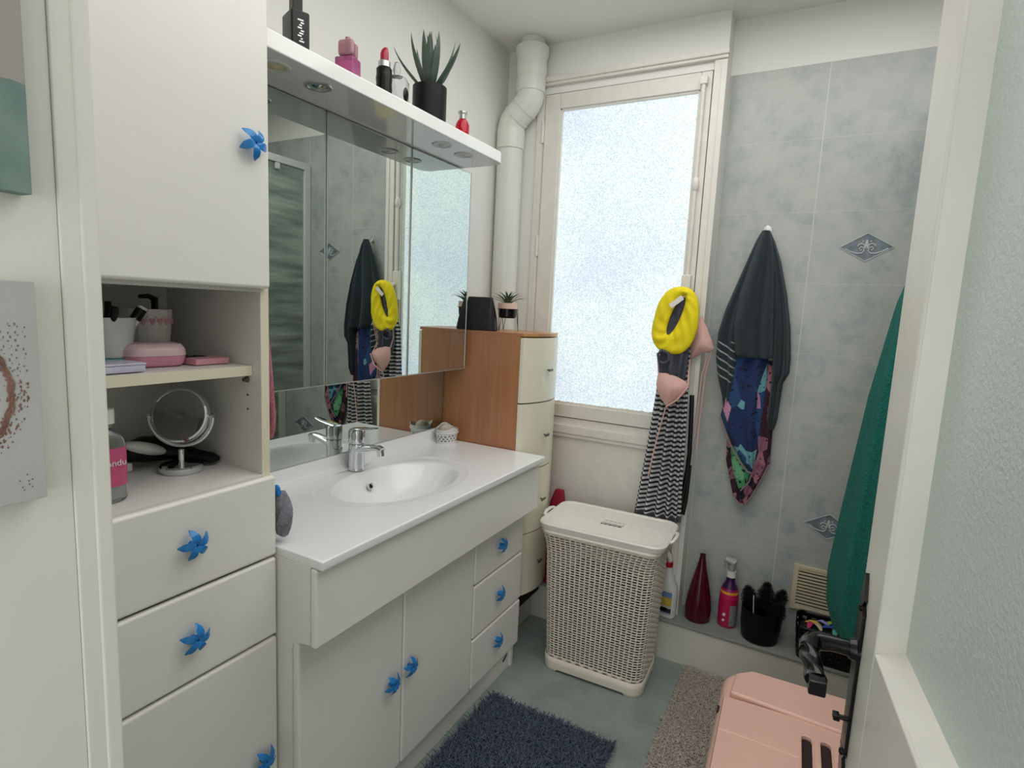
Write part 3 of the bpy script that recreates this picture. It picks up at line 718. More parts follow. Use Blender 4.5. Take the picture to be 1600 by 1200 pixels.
# ============================================================ NARROW DRAWER CHEST
ch = thing('drawer_chest', 'narrow beech chest with four curved cream drawers, between vanity and window', 'chest of drawers', (-1.14, 2.04, 0.17))
Y0, Y1, ZB = 1.868, 2.178, 0.258
mb = MB(); mb.box(-1.326, -0.983, Y0, Y0 + 0.018, ZB, 1.300, 0.001); mb.box(-1.326, -0.983, Y1 - 0.018, Y1, ZB, 1.300, 0.001); mb.box(-1.326, -1.315, Y0 + 0.018, Y1 - 0.018, ZB, 1.3); mb.box(-1.315, -0.983, Y0 + 0.018, Y1 - 0.018, ZB, ZB + 0.015)
build('carcass', mb, 'beech', ch)
def bow(x, amp, nseg=16, ya=Y0, yb=Y1): return [(x + amp * math.sin(PI * k / nseg) ** 0.9, ya + (yb - ya) * k / nseg) for k in range(nseg + 1)]
mb = MB(); mb.prism([(-1.328, Y1), (-1.328, Y0 - 0.001)] + bow(-0.972, 0.046), 'z', 1.300, 1.311); build('top_board', mb, 'beech', ch)
zs = [1.298, 1.046, 0.783, 0.521, ZB + 0.004]
for k in range(4):
    mb = MB(); P = bow(-0.968, 0.045); Q = bow(-0.982, 0.043)[::-1]
    mb.prism(P + Q, 'z', zs[k + 1] + 0.0025, zs[k] - 0.0025, 0.0012)
    d = build('drawer', mb, 'drawerfront', ch, ang=50)
    zk = (zs[k] + zs[k + 1]) / 2
    mb = MB(); mb.cyl((-0.922, 1.992, zk), (-0.908, 1.992, zk), 0.003, n=8); mb.box(-0.911, -0.905, 1.975, 2.009, zk - 0.0045, zk + 0.0045, 0.001)
    build('handle', mb, 'peg', d)
build('plinth', MB().box(-1.30, -0.985, Y0 + 0.015, Y1 - 0.015, 0.1715, ZB), 'dark_gap', ch)

# wedge bag and plant on the chest
zc = 1.3112
b = MB(); rings = []
for z, hx, hy, dx in ((0, 0.078, 0.036, 0), (0.004, 0.081, 0.038, 0), (0.04, 0.073, 0.033, 0.004), (0.08, 0.062, 0.026, 0.008), (0.115, 0.053, 0.016, 0.010), (0.128, 0.050, 0.010, 0.010), (0.131, 0.049, 0.004, 0.010)):
    rings.append([(dx + px * (1 + 0.02 * math.sin(9 * px / 0.05 + z * 60)), py + 0.002 * math.sin(70 * px + 50 * z), z) for px, py in rrect(hx, hy, hy * 0.7)])
b.loft(rings); b.xform(Euler((0, 0, 0.30)).to_matrix().to_4x4())
bag = build('toiletry_bag', b, 'leather'); bag.location = (-1.205, 1.915, zc); wl[bag.name] = (-1.205, 1.915, zc)
tag(bag, 'black leather wedge-shaped pouch standing on the beech chest', 'bag')
t = thing('potted_air_plant', 'small spiky plant in blush and black pot on wire stand, on the beech chest', 'plant', (-1.116, 1.998, zc))
build('pot', MB().lathe([(0, 0.052), (0.030, 0.052), (0.036, 0.058), (0.0375, 0.088), (0.0375, 0.09)], (0, 0, 0), 32), 'black', t, local=True)
build('pot_rim', MB().lathe([(0.0376, 0.088), (0.0385, 0.090), (0.0385, 0.112), (0.034, 0.112), (0.033, 0.104), (0, 0.104)], (0, 0, 0), 32), 'terracotta', t, local=True)
mb = MB()
mb.tube([(0.041 * math.cos(2 * PI * i / 24), 0.041 * math.sin(2 * PI * i / 24), 0.088) for i in range(25)], 0.0013, 6, cap=False)
for k in range(3):
    a = 0.3 + 2 * PI * k / 3
    for s in (-0.28, 0.28): mb.tube([(0.041 * math.cos(a + s), 0.041 * math.sin(a + s), 0.088), (0.046 * math.cos(a), 0.046 * math.sin(a), 0.0015)], 0.0012, 6)
build('wire_stand', mb, 'black', t, local=True)
b = MB(); leaves(b, 26, 0.062, 0.085, 0.0045, 0.15, 1.0, 0.35, 9, base=0.104, rbase=0.004); build('leaf_rosette', b, 'leaf2', t, local=True)

# ============================================================ DRAIN PIPE
def sweep(b, pts): b.tube([(p[0], 2.238, p[1]) for p in pts], [p[2] for p in pts], 36)
pp = thing('drain_pipe', 'white plastic pipe with double bend running up the corner beside the window', 'pipe', (-1.275, 2.238, 0.17))
xb, xt = -1.274, -1.187
b = MB(); sweep(b, [(xb, 0.171, 0.056), (xb, 2.10, 0.056)]); build('pipe', b, 'pipe', pp)
b = MB()
b.tube([(xb, 2.238, 2.085), (xb, 2.238, 2.087), (xb, 2.238, 2.165), (xb, 2.238, 2.170)], [0.058, 0.0605, 0.0605, 0.058], 36)
P_ = []
for k in range(9):
    t_ = k / 8; a = math.radians(48) * t_; r0 = 0.075
    P_.append((xb + r0 * (1 - math.cos(a)), 2.165 + r0 * math.sin(a)))
dx, dz = math.sin(math.radians(48)), math.cos(math.radians(48)); e = P_[-1]
ln = (xt - xb - 2 * 0.075 * (1 - dz)) / dx
e2 = (e[0] + dx * ln, e[1] + dz * ln); P2 = []
for k in range(9):
    a = math.radians(48) * (1 - k / 8); P2.append((xt - 0.075 * (1 - math.cos(a)), e2[1] + 0.075 * (dx - math.sin(a))))
sweep(b, [(x, z, 0.058) for x, z in P_ + P2])
for q, dirv in ((e, (dx, dz)), (e2, (dx, dz))):
    b.tube([(q[0] - dirv[0] * 0.004, 2.238, q[1] - dirv[1] * 0.004), (q[0] + dirv[0] * 0.004, 2.238, q[1] + dirv[1] * 0.004)], 0.0605, 36)
zt2 = P2[-1][1]
build('bend', b, 'pipe', pp)
b = MB(); b.tube([(xt, 2.238, z) for z in (zt2 - 0.002, zt2, zt2 + 0.05, zt2 + 0.055)], [0.060, 0.062, 0.062, 0.060], 36)
zz = zt2 + 0.055
prof_ = [(zz, 0.058), (zz + 0.01, 0.061), (zz + 0.035, 0.065), (zz + 0.04, 0.064), (2.445, 0.064), (2.455, 0.070), (2.487, 0.070), (2.492, 0.064), (2.492, 0.052), (ZC - 0.001, 0.052)]
b.tube([(xt, 2.238, p[0]) for p in prof_], [p[1] for p in prof_], 36); build('reducer', b, 'pipe', pp)

# ============================================================ NICHE CONTENTS
zu = 1.2585
t = thing('makeup_cup', 'white cup full of make-up brushes at the left of the upper niche shelf', 'cup', (-1.155, 0.562, zu + 0.018))
def cup(t, m, r0, r1, h, n=40, sq=0): 
    return build('cup_wall', MB().lathe([(0, 0), (r0 - 0.003, 0), (r0, 0.004), (r1, h), (r1 - 0.003, h), (r0 - 0.003, 0.006), (0, 0.006)], (0, 0, 0), n), m, t, local=True)
cup(t, 'whitepl', 0.034, 0.043, 0.074)
build('emblem', MB().ball((0.039 * math.cos(-0.75), 0.039 * math.sin(-0.75), 0.042), 0.008, 14, (0.25, 0.9, 1)), 'brownm' if 'brownm' in M else 'leather', t, local=True)
for k, (dx, dy, tx, ty, L, m, r) in enumerate(((0.0, -0.01, -0.35, 0.2, 0.10, 'black', 0.006), (0.01, 0.01, 0.2, 0.55, 0.10, 'blacktag', 0.009), (-0.01, 0.0, 0.05, -0.2, 0.11, 'black', 0.005), (0.012, -0.012, 0.5, -0.1, 0.095, 'black', 0.007))):
    v = Vector((tx, ty, 1)).normalized(); p0 = Vector((-1.155 + dx * 0.3, 0.562 + dy * 0.3, zu + 0.026)); p1 = p0 + v * L
    mb = MB(); mb.tube([p0, p0 + v * L * 0.7, p1], [r * 0.6, r, r * 0.9], 12)
    if k == 1: mb.mi = 1; mb.tube([p0 + v * L * 0.72, p0 + v * L * 0.95], [r * 1.08, r * 1.08], 12)
    o = build('makeup_tube', mb, [m, 'black']); recenter(o, tuple(p0))
    tag(o, ['black make-up brush leaning to the left in the white cup', 'white tube with black band sticking out of the white cup', 'slim black pencil standing in the white cup', 'black brush leaning forward in the white cup'][k], 'make-up')
o = build('teal_box', MB().box(-1.19, -1.12, 0.515, 0.583, zu + 0.001, zu + 0.017, 0.002), 'teal'); recenter(o, (-1.155, 0.55, zu)); tag(o, 'flat teal box under the white make-up cup', 'box')
t = thing('tooth_tumbler', 'white tumbler with pink heart border behind the pink soap box', 'cup', (-1.230, 0.668, zu + 0.001))
build('cup_wall', MB().lathe([(0, 0), (0.039, 0), (0.040, 0.003), (0.045, 0.06), (0.048, 0.106), (0.045, 0.106), (0.034, 0.006), (0, 0.006)], (0, 0, 0), 16), 'niche', t, local=True, ang=12)
mb = MB()
for k in range(9):
    a = -0.9 + 0.32 * k; r = 0.0462; z = 0.084
    for s in (-1, 1): mb.ball((r * math.cos(a + s * 0.07), r * math.sin(a + s * 0.07), z), 0.004, 8, (0.5, 0.9, 1))
    mb.ball((r * math.cos(a), r * math.sin(a), z - 0.005), 0.004, 8, (0.5, 0.9, 1.2)); mb.ball((r * math.cos(a + 0.16), r * math.sin(a + 0.16), z + 0.006), 0.0018, 6, (0.6, 2.4, 0.8))
build('heart_border', mb, 'heartm' if 'heartm' in M else 'pinktray', t, local=True)
mb = MB(); mb.tube([(-1.23, 0.675, zu + 0.02), (-1.23, 0.687, zu + 0.11), (-1.23, 0.687, zu + 0.127), (-1.23, 0.675, zu + 0.133), (-1.23, 0.657, zu + 0.131)], [0.005, 0.006, 0.007, 0.005, 0.004], 10, flat=(1, 1.4))
o = build('toothbrush', mb, 'black'); recenter(o, (-1.235, 0.66, zu + 0.02)); tag(o, 'black hooked handle rising from the heart-bordered tumbler', 'brush')
t = thing('soap_box', 'pink travel soap box with frosted lid in the upper niche', 'box', (-1.125, 0.622, zu + 0.001), 1.45)
b = MB(); b.loft([[(px, py, z) for px, py in rrect(hx, hy, r_)] for z, hx, hy, r_ in ((0, 0.045, 0.026, 0.02), (0.004, 0.051, 0.031, 0.026), (0.020, 0.055, 0.035, 0.03))]); build('box_base', b, 'pinkbox', t, local=True)
b = MB(); b.loft([[(px, py, z) for px, py in rrect(hx, hy, r_)] for z, hx, hy, r_ in ((0.0205, 0.0555, 0.0355, 0.03), (0.033, 0.054, 0.034, 0.028), (0.042, 0.047, 0.027, 0.02), (0.0445, 0.038, 0.018, 0.014))]); build('box_lid', b, 'pinklid', t, local=True)
t = thing('makeup_palette', 'flat pink make-up palette at the right of the upper niche shelf', 'make-up', (-1.118, 0.722, zu + 0.001), 0.06)
build('palette_case', MB().box(-0.03, 0.035, -0.045, 0.03, 0, 0.012, 0.001), 'pinktray', t, local=True)
build('palette_pans', MB().ball((-0.015, -0.03, 0.013), 0.006, 8, (1, 1, 0.5)).ball((-0.014, -0.012, 0.013), 0.005, 8, (1, 1, 0.5)).box(-0.028, -0.005, -0.042, 0.01, 0.0115, 0.0128), 'soil', t, local=True)
b = MB(); b.box(-0.030, 0.030, -0.05, 0.05, 0, 0.014, 0.004).box(-0.027, 0.031, -0.048, 0.051, 0.0125, 0.0165, 0.002); o = build('tissue_pack', b, 'lilac'); o.location = (-1.068, 0.512, zu + 0.001); o.rotation_euler.z = 0.05; wl[o.name] = (0, 0, 0)
tag(o, 'lilac plastic tissue pack at the front edge of the upper niche shelf', 'tissues')

zl = 1.0305
mx, my = -1.150, 0.686
t = thing('magnifying_mirror', 'round chrome swivel mirror on a foot in the lower niche', 'mirror', (mx, my, zl), math.radians(-56))
build('foot', MB().lathe([(0, 0), (0.040, 0), (0.041, 0.003), (0.041, 0.012), (0.038, 0.015), (0.012, 0.017), (0.006, 0.018), (0.006, 0.046), (0, 0.046)], (0, 0, 0), 48), 'chrome', t, local=True)
R0 = 0.056; zc0 = 0.118; tl = math.radians(14)
mb = MB(); mb.tube([(0, (R0 + 0.008) * math.sin(a), zc0 - (R0 + 0.008) * math.cos(a)) for a in [math.radians(-88 + 176 * k / 24) for k in range(25)]], 0.0042, 10, flat=(1, 0.6))
for s in (-1, 1): mb.cyl((0, s * (R0 + 0.010), zc0), (0, s * (R0 - 0.002), zc0), 0.004, n=12)
build('yoke', mb, 'chrome', t, local=True)
T = Matrix.Translation((0, 0, zc0)) @ Euler((0, -tl, 0)).to_matrix().to_4x4() @ Euler((0, PI / 2, 0)).to_matrix().to_4x4()
mb = MB(); mb.lathe([(R0 - 0.005, 0.006), (R0 - 0.004, 0.008), (R0, 0.007), (R0 + 0.0015, 0.002), (R0 + 0.0015, -0.007), (R0 - 0.004, -0.008), (R0 - 0.005, -0.006)], (0, 0, 0), 64, cap=False); mb.xform(T); build('ring', mb, 'chrome', t, local=True)
mb = MB(); mb.lathe([(R0 - 0.004, -0.005), (R0 - 0.004, 0.0058), (0, 0.0048)], (0, 0, 0), 64); mb.xform(T); build('mirror_disc', mb, 'mirror2', t, local=True, ang=50)
# hair brush lying behind, white case, cotton box
mb = MB(); mb.tube([(-1.245, 0.62, zl + 0.034), (-1.24, 0.655, zl + 0.037), (-1.228, 0.69, zl + 0.036), (-1.205, 0.715, zl + 0.026), (-1.175, 0.735, zl + 0.019), (-1.145, 0.748, zl + 0.016), (-1.130, 0.752, zl + 0.015)], [0.022, 0.034, 0.034, 0.022, 0.016, 0.015, 0.008], 20, flat=(0.8, 1.1))
o = build('hair_brush', mb, 'blackm'); recenter(o, (-1.22, 0.68, zl)); tag(o, 'dark hairbrush lying behind the round chrome mirror', 'hairbrush')
mb = MB(); mb.ball((-1.205, 0.610, zl + 0.045), 0.036, 20, (0.5, 1.35, 0.35)); mb.xform(Matrix.Translation((-1.205, 0.645, zl + 0.047)) @ Euler((-0.35, 0, 0)).to_matrix().to_4x4() @ Matrix.Translation((1.205, -0.61, -zl - 0.045)))
o = build('brush_cover', mb, 'niche'); recenter(o, (-1.205, 0.61, zl + 0.03)); tag(o, 'pale rounded plastic case leaning behind the round chrome mirror', 'case')
o = build('cotton_pad_box', MB().box(-1.29, -1.215, 0.50, 0.625, zl, zl + 0.019, 0.005), 'niche'); recenter(o, (-1.25, 0.56, zl)); tag(o, 'flat white box at the back of the lower niche', 'box')
t = thing('micellar_bottle', 'clear bottle with pink label at the left edge of the lower niche', 'bottle', (-1.072, 0.508, zl))
build('bottle', MB().lathe([(0, 0), (0.026, 0), (0.030, 0.005), (0.030, 0.10), (0.024, 0.118), (0.011, 0.130), (0.011, 0.14), (0, 0.14)], (0, 0, 0), 40, sx=0.75), 'glass', t, local=True)
mb = MB(); rg = [[(0.0306 * 0.75 * math.cos(a) , 0.0306 * math.sin(a), z) for a in [-1.5 + 3.0 * k / 24 for k in range(25)]] for z in (0.03, 0.098)]
mb.loft(rg, cap=False, closed=False); lab = build('label', mb, 'pinklabel' if 'pinklabel' in M else 'pinktray', t, local=True)
M['pinklabel'] = mat('pink_bottle_label', '#c4557e', 0.4, var=0.1, vscale=60); lab.data.materials[0] = M['pinklabel']
build('cap', MB().lathe([(0, 0.14), (0.014, 0.14), (0.014, 0.165), (0, 0.166)], (0, 0, 0), 24), 'whitepl', t, local=True)
def text_mesh(name, body, size, mtx, parent, m, depth=0.0003):
    cu = bpy.data.curves.new(name, 'FONT'); cu.body = body; cu.size = size; cu.extrude = depth; cu.align_x = 'CENTER'; cu.align_y = 'CENTER'
    tmp = bpy.data.objects.new('tmp', cu); sc.collection.objects.link(tmp)
    dg = bpy.context.evaluated_depsgraph_get(); me = bpy.data.meshes.new_from_object(tmp.evaluated_get(dg)); bpy.data.objects.remove(tmp)
    me.transform(mtx); me.name = name; me.materials.clear(); me.materials.append(M[m])
    o = bpy.data.objects.new(name, me); sc.collection.objects.link(o); o.parent = parent; wl[o.name] = wl.get(parent.name, (0, 0, 0)); return o
# reads ONDU around the front of the pink label
TM = Matrix.Translation((0.0236, 0.004, 0.072)) @ Matrix(((0, 0, 1, 0), (1, 0, 0, 0), (0, 1, 0, 0), (0, 0, 0, 1)))
text_mesh('lettering', 'ondu', 0.016, TM, lab, 'whitepl')

# washcloth and bath puff hanging on the side of the tall cabinet
def cloth_strip(name, m, rows, y, th=0.003):
    b = MB(); b.grid(lambda u, v: (lambda r: (r[1] + (r[2] - r[1]) * u, y + r[3] + 0.004 * math.sin(u * 9 + v * 5), r[0]))(interp(rows, v)), 10, 24); return b
def interp(rows, v):
    t_ = v * (len(rows) - 1); i = min(int(t_), len(rows) - 2); f = t_ - i; f = f * f * (3 - 2 * f) if False else f
    return [a + (c - a) * f for a, c in zip(rows[i], rows[i + 1])]
b = MB(); rows = [(1.345, -1.060, -1.030, 0.012), (1.31, -1.066, -1.024, 0.014), (1.25, -1.07, -1.018, 0.015), (1.20, -1.07, -1.010, 0.015), (1.15, -1.066, -1.004, 0.014), (1.115, -1.05, -1.008, 0.012), (1.100, -1.032, -1.014, 0.010)]
rings = []
for k in range(25):
    z, xa, xb_, dy = interp(rows, k / 24); cx_, w_ = (xa + xb_) / 2, (xb_ - xa) / 2
    rings.append([(cx_ + w_ * math.cos(a), 0.789 + dy + 0.0095 * math.sin(a) * (1 + 0.3 * math.sin(3 * a + z * 40)), z) for a in [2 * PI * j / 28 for j in range(28)]])
b.loft(rings); o = build('washcloth', b, 'washcloth'); recenter(o, (-1.045, 0.80, 1.32)); tag(o, 'dusty pink washcloth hanging on the side of the tall cabinet', 'towel')
t = thing('bath_puff', 'grey mesh bath puff with blue clip hanging over the left end of the countertop', 'bath sponge', (-1.01, 0.80, 1.0))
b = MB(); rings = []
for k in range(15):
    s = k / 14; z = 0.978 - 0.10 * s; r = 0.012 + 0.020 * math.sin(PI * min(1, 0.1 + 0.9 * s)) ** 0.8 if k < 14 else 0.006
    rings.append([(-1.010 + 0.012 * s + r * 0.9 * math.cos(a) * (1 + 0.18 * math.sin(7 * a + s * 9)), 0.815 + 0.55 * r * math.sin(a) * (1 + 0.2 * math.sin(6 * a + s * 14)), z) for a in [2 * PI * j / 40 for j in range(40)]])
b.loft(rings); build('mesh_ball', b, 'puff', t)
b = MB(); b.ball((-1.006, 0.806, 0.985), 0.011, 10, (1, 0.6, 1.1)).box(-1.012, -0.994, 0.800, 0.810, 0.974, 0.984, 0.002); b.tube([(-1.01, 0.80, 0.99), (-1.012, 0.795, 1.01)], 0.0015, 6); build('clip', b, 'bluepl' if 'bluepl' in M else 'blueglass', t)

# ============================================================ LAUNDRY HAMPER
hr = math.radians(-1)
hp = thing('laundry_hamper', 'tall ivory wicker-look plastic laundry hamper in front of the window', 'laundry basket', (-0.645, 2.040, 0), math.radians(2))
def peri(hx, hy, r, N):
    # evenly spaced perimeter points of a rounded rectangle
    pts = rrect(hx, hy, r, 10); pts.append(pts[0]); L = [0]
    for a, c in zip(pts[:-1], pts[1:]): L.append(L[-1] + math.hypot(c[0] - a[0], c[1] - a[1]))
    out = []; k = 0
    for i in range(N):
        d_ = L[-1] * i / N
        while L[k + 1] < d_: k += 1
        f = (d_ - L[k]) / max(1e-9, L[k + 1] - L[k]); out.append((pts[k][0] + (pts[k + 1][0] - pts[k][0]) * f, pts[k][1] + (pts[k + 1][1] - pts[k][1]) * f))
    return out
N, RW, Z0, Z1 = 66 * 4, 50 * 2, 0.055, 0.568
b = MB(); rings = []
def hsize(z):
    t = z / 0.6; fl = max(0, (z - 0.47) / 0.10) ** 2 * 0.014
    return 0.192 + 0.026 * t + fl, 0.122 + 0.016 * t + fl
for j in range(RW + 1):
    z = Z0 + (Z1 - Z0) * (j // 2 * 2 + (j % 2) * 1.25) / RW; hx, hy = hsize(z); P = peri(hx, hy, 0.045, N); ring = []
    for i, (px, py) in enumerate(P):
        col = i // 4; wv = 0.0022 * math.cos(PI * (j / 2)) * (1 if col % 2 else -1) * (0.4 + 0.6 * math.sin(PI * ((i % 4) + 0.5) / 4))
        l_ = math.hypot(px, py); ring.append((px * (1 + wv / l_), py * (1 + wv / l_), z))
    rings.append(ring)
vr, fs = b.loft(rings, cap=False)
kill = []
for f, a_, j_ in fs:
    col = (j_ // 4); sub = j_ % 4
    if sub in (0, 1, 2) and a_ % 2 == 0 and ((a_ // 2)) % 1 == 0 and 2 <= a_ <= RW - 4:
        kill.append(f)
b2 = [f for f in kill]
# thin the slots: shrink by moving the vertices of the slot rows together
bmesh.ops.delete(b.bm, geom=b2, context='FACES')
for j in range(3, RW, 2):
    pass
solid(build('woven_wall', b, 'hamper', hp, local=True, ang=80, flip=True), 0.0035, 1)
# base skirt with cut feet, upper band
b = MB(); rings = []
for z in (0.0, 0.012, 0.03, Z0):
    hx, hy = hsize(z); P = peri(hx + (0.002 if z < 0.04 else 0.001), hy + (0.002 if z < 0.04 else 0.001), 0.045, 120)
    ring = []
    for (px, py) in P:
        arch = 0.010 if (abs(px) < hx * 0.72 and abs(py) > hy * 0.9) or (abs(py) < hy * 0.55 and abs(px) > hx * 0.9) else 0
        ring.append((px, py, max(z, arch) if z < 0.03 else z))
    rings.append(ring)
b.loft(rings, cap=False); solid(build('base_skirt', b, 'hamper', hp, local=True), 0.004, 1)
b = MB(); b.loft([[(px, py, z) for px, py in peri(hx, hy, r_, 96)] for z, hx, hy, r_ in [(Z1, hsize(Z1)[0] + 0.001, hsize(Z1)[1] + 0.001, 0.046), (0.574, 0.236, 0.148, 0.05), (0.580, 0.240, 0.151, 0.05), (0.590, 0.241, 0.151, 0.05), (0.590, 0.225, 0.138, 0.045), (0.56, 0.212, 0.130, 0.045)]], cap=False)
build('rim', b, 'lid', hp, local=True)
hx, hy = hsize(0.055); build('floor_panel', MB().box(-hx + 0.01, hx - 0.01, -hy + 0.01, hy - 0.01, 0.012, 0.016), 'hamper', hp, local=True)
# lid: woven relief with hand slots, raised border
b = MB(); LX, LY = 0.226, 0.138; nu, nv = 150, 92
vs = {}
def inside(x, y, hx, hy, r):
    dx, dy = max(abs(x) - (hx - r), 0), max(abs(y) - (hy - r), 0); return dx * dx + dy * dy <= r * r
for i in range(nu + 1):
    for j in range(nv + 1):
        x = -LX + 2 * LX * i / nu; y = -LY + 2 * LY * j / nv
        h = 0.0016 * math.cos(PI * x / 0.009) * math.cos(PI * y / 0.0065) * (1 if inside(x, y, LX - 0.012, LY - 0.012, 0.04) else 0)
        vs[i, j] = b.bm.verts.new((x, y, 0.5975 + h))
for i in range(nu):
    for j in range(nv):
        x = -LX + 2 * LX * (i + 0.5) / nu; y = -LY + 2 * LY * (j + 0.5) / nv
        if not inside(x, y, LX, LY, 0.05): continue
        slot = any(inside(x - 0.012, y - yy, 0.042, 0.0072, 0.007) for yy in (-0.016, 0.016))
        if slot: continue
        b.bm.faces.new((vs[i, j], vs[i + 1, j], vs[i + 1, j + 1], vs[i, j + 1]))
bmesh.ops.delete(b.bm, geom=[v for v in b.bm.verts if not v.link_faces], context='VERTS')
lid = build('lid', b, 'lid', hp, local=True, ang=80); solid(lid, 0.004, -1)
b = MB(); b.loft([[(px, py, z) for px, py in peri(hx_, hy_, r_, 96)] for z, hx_, hy_, r_ in ((0.590, 0.243, 0.153, 0.052), (0.597, 0.244, 0.154, 0.052), (0.6015, 0.240, 0.150, 0.050), (0.6015, 0.228, 0.139, 0.046), (0.5965, 0.222, 0.134, 0.044), (0.592, 0.222, 0.134, 0.044))], cap=False, loop=True)
build('lid_border', b, 'lid', lid, local=True)
b = MB(); b.box(-0.033, 0.057, -0.0085, 0.0085, 0.5985, 0.6015, 0.002); build('lid_grip', b, 'lid', lid, local=True)
for s in (-1, 1):
    b = MB(); b.tube([(s * 0.232, s * -0.0 - 0.055, 0.586), (s * 0.252, -0.045, 0.596), (s * 0.256, -0.02, 0.600), (s * 0.256, 0.02, 0.600), (s * 0.252, 0.045, 0.596), (s * 0.232, 0.055, 0.586)], 0.006, 10, flat=(1, 1.2))
    build('side_handle', b, 'lid', hp, local=True)

b = MB(); rings = []
for z, hx_, hy_ in ((0.02, 0.15, 0.09), (0.06, 0.175, 0.105), (0.22, 0.18, 0.108), (0.33, 0.17, 0.10), (0.40, 0.11, 0.06), (0.42, 0.03, 0.02)):
    rings.append([(px * (1 + 0.05 * math.sin(9 * px / 0.1 + z * 30)), py * (1 + 0.05 * math.cos(8 * px / 0.1 + z * 20)), z + 0.015 * math.sin(px * 40)* (1 if z > 0.3 else 0)) for px, py in rrect(hx_, hy_, hy_ * 0.6)])
b.loft(rings); o = build('slot_shade_filler', b, 'laundry'); o.location = (-0.645, 2.040, 0.0); wl[o.name] = (0, 0, 0); o['kind'] = 'stuff'  # made-up dark body inside the hamper, darkens the lower slots
tag(o, 'dark filler added inside the ivory hamper to shade its lower slots', 'laundry')
# crimson bag behind the hamper
b = MB(); rings = []
for z, hx, hy in ((0, 0.05, 0.024), (0.1, 0.055, 0.028), (0.25, 0.05, 0.026), (0.38, 0.035, 0.02), (0.44, 0.02, 0.012)): rings.append([(px + 0.004 * math.sin(30 * z), py, z) for px, py in rrect(hx, hy, hy * 0.9)])
b.loft(rings); o = build('folded_bag', b, 'crimson'); o.location = (-0.955, 2.260, 0.171); wl[o.name] = (0, 0, 0); tag(o, 'crimson fabric bag standing on the ledge behind the laundry hamper', 'bag')

# ============================================================ RUGS
def rug(name, label, cat, x0, x1, y0, y1, mbase, mpile, count, h, w, seed, rot=0, curl=0.6):
    cx_, cy_ = (x0 + x1) / 2, (y0 + y1) / 2; hx, hy = (x1 - x0) / 2, (y1 - y0) / 2
    t = thing(name, label, cat, (cx_, cy_, 0), rot)
    build('backing', MB().box(-hx, hx, -hy, hy, 0.0008, 0.007, 0.003), mbase, t, local=True)
    rnd = random.Random(seed); verts = []; faces = []
    for k in range(count):
        x = rnd.uniform(-hx, hx); y = rnd.uniform(-hy, hy); a = rnd.uniform(0, 2 * PI); L = h * rnd.uniform(0.75, 1.2)
        ex = 0.6 * max(0, (abs(x) - hx + 0.01) / 0.01); 
        dx = curl * L * math.cos(a) + (math.copysign(ex * L, x) if ex else 0); dy = curl * L * math.sin(a); ca = math.cos(a + 1.5 + rnd.random()), math.sin(a + 1.5 + rnd.random())
        i0 = len(verts); ww = w * rnd.uniform(0.8, 1.2)
        for s, wf in ((0, 1), (0.45, 1.15), (0.8, 0.9), (1.0, 0.35)):
            bxp = x + dx * s * s; byp = y + dy * s * s; z = 0.005 + L * (s if s < 0.8 else 0.8 + (s - 0.8) * 0.4) * 0.92
            verts += [(bxp - ca[0] * ww * wf, byp - ca[1] * ww * wf, z), (bxp + ca[0] * ww * wf, byp + ca[1] * ww * wf, z), (bxp - ca[1] * ww * wf * 0.9, byp + ca[0] * ww * wf * 0.9, z + 0.0005)]
        for q in range(3):
            b0 = i0 + q * 3
            for e_ in range(3): faces.append((b0 + e_, b0 + (e_ + 1) % 3, b0 + 3 + (e_ + 1) % 3, b0 + 3 + e_))
        faces.append((i0 + 9, i0 + 10, i0 + 11))
    me = bpy.data.meshes.new('pile'); me.from_pydata(verts, [], faces); me.materials.append(M[mpile])
    for p in me.polygons: p.use_smooth = True
    o = bpy.data.objects.new('pile', me); sc.collection.objects.link(o); o.parent = t; o['kind'] = 'stuff'; wl[o.name] = wl[t.name]
    return t
rug('bath_mat', 'shaggy slate-blue bath mat on the floor in front of the vanity', 'bath mat', -0.915, -0.452, 0.95, 1.655, 'rugbase', 'shagblue', 16000, 0.022, 0.0016, 3, 0.0)
rug('beige_rug', 'beige looped cotton rug partly under the pink plastic box', 'rug', -0.345, 0.20, 1.15, 2.215, 'rugbase2', 'shagbeige', 22000, 0.010, 0.0024, 5, 0.0, 0.5)

# ============================================================ PINK PLASTIC BOX
pb = thing('litter_box', 'pale pink hooded plastic box with slotted lid on the beige rug, behind the door', 'plastic box', (0.10, 1.44, 0.012), math.radians(2))
b = MB(); b.loft([[(px, py, z) for px, py in rrect(hx, hy, r_, 8)] for z, hx, hy, r_ in ((0, 0.20, 0.21, 0.06), (0.01, 0.215, 0.225, 0.07), (0.16, 0.23, 0.245, 0.07), (0.165, 0.238, 0.252, 0.07), (0.18, 0.238, 0.252, 0.07))], cap=True)
build('tray', b, 'pinkpl', pb, local=True)
b = MB(); rings = []
for z, hx, hy, r_ in ((0.182, 0.236, 0.250, 0.07), (0.21, 0.240, 0.254, 0.07), (0.335, 0.240, 0.250, 0.075), (0.365, 0.236, 0.246, 0.075), (0.380, 0.226, 0.236, 0.07), (0.388, 0.210, 0.220, 0.06)):
    rings.append([(px, py, z) for px, py in rrect(hx, hy, r_, 8)])
b.loft(rings); hood = build('hood', b, 'pinkpl', pb, local=True, ang=50)
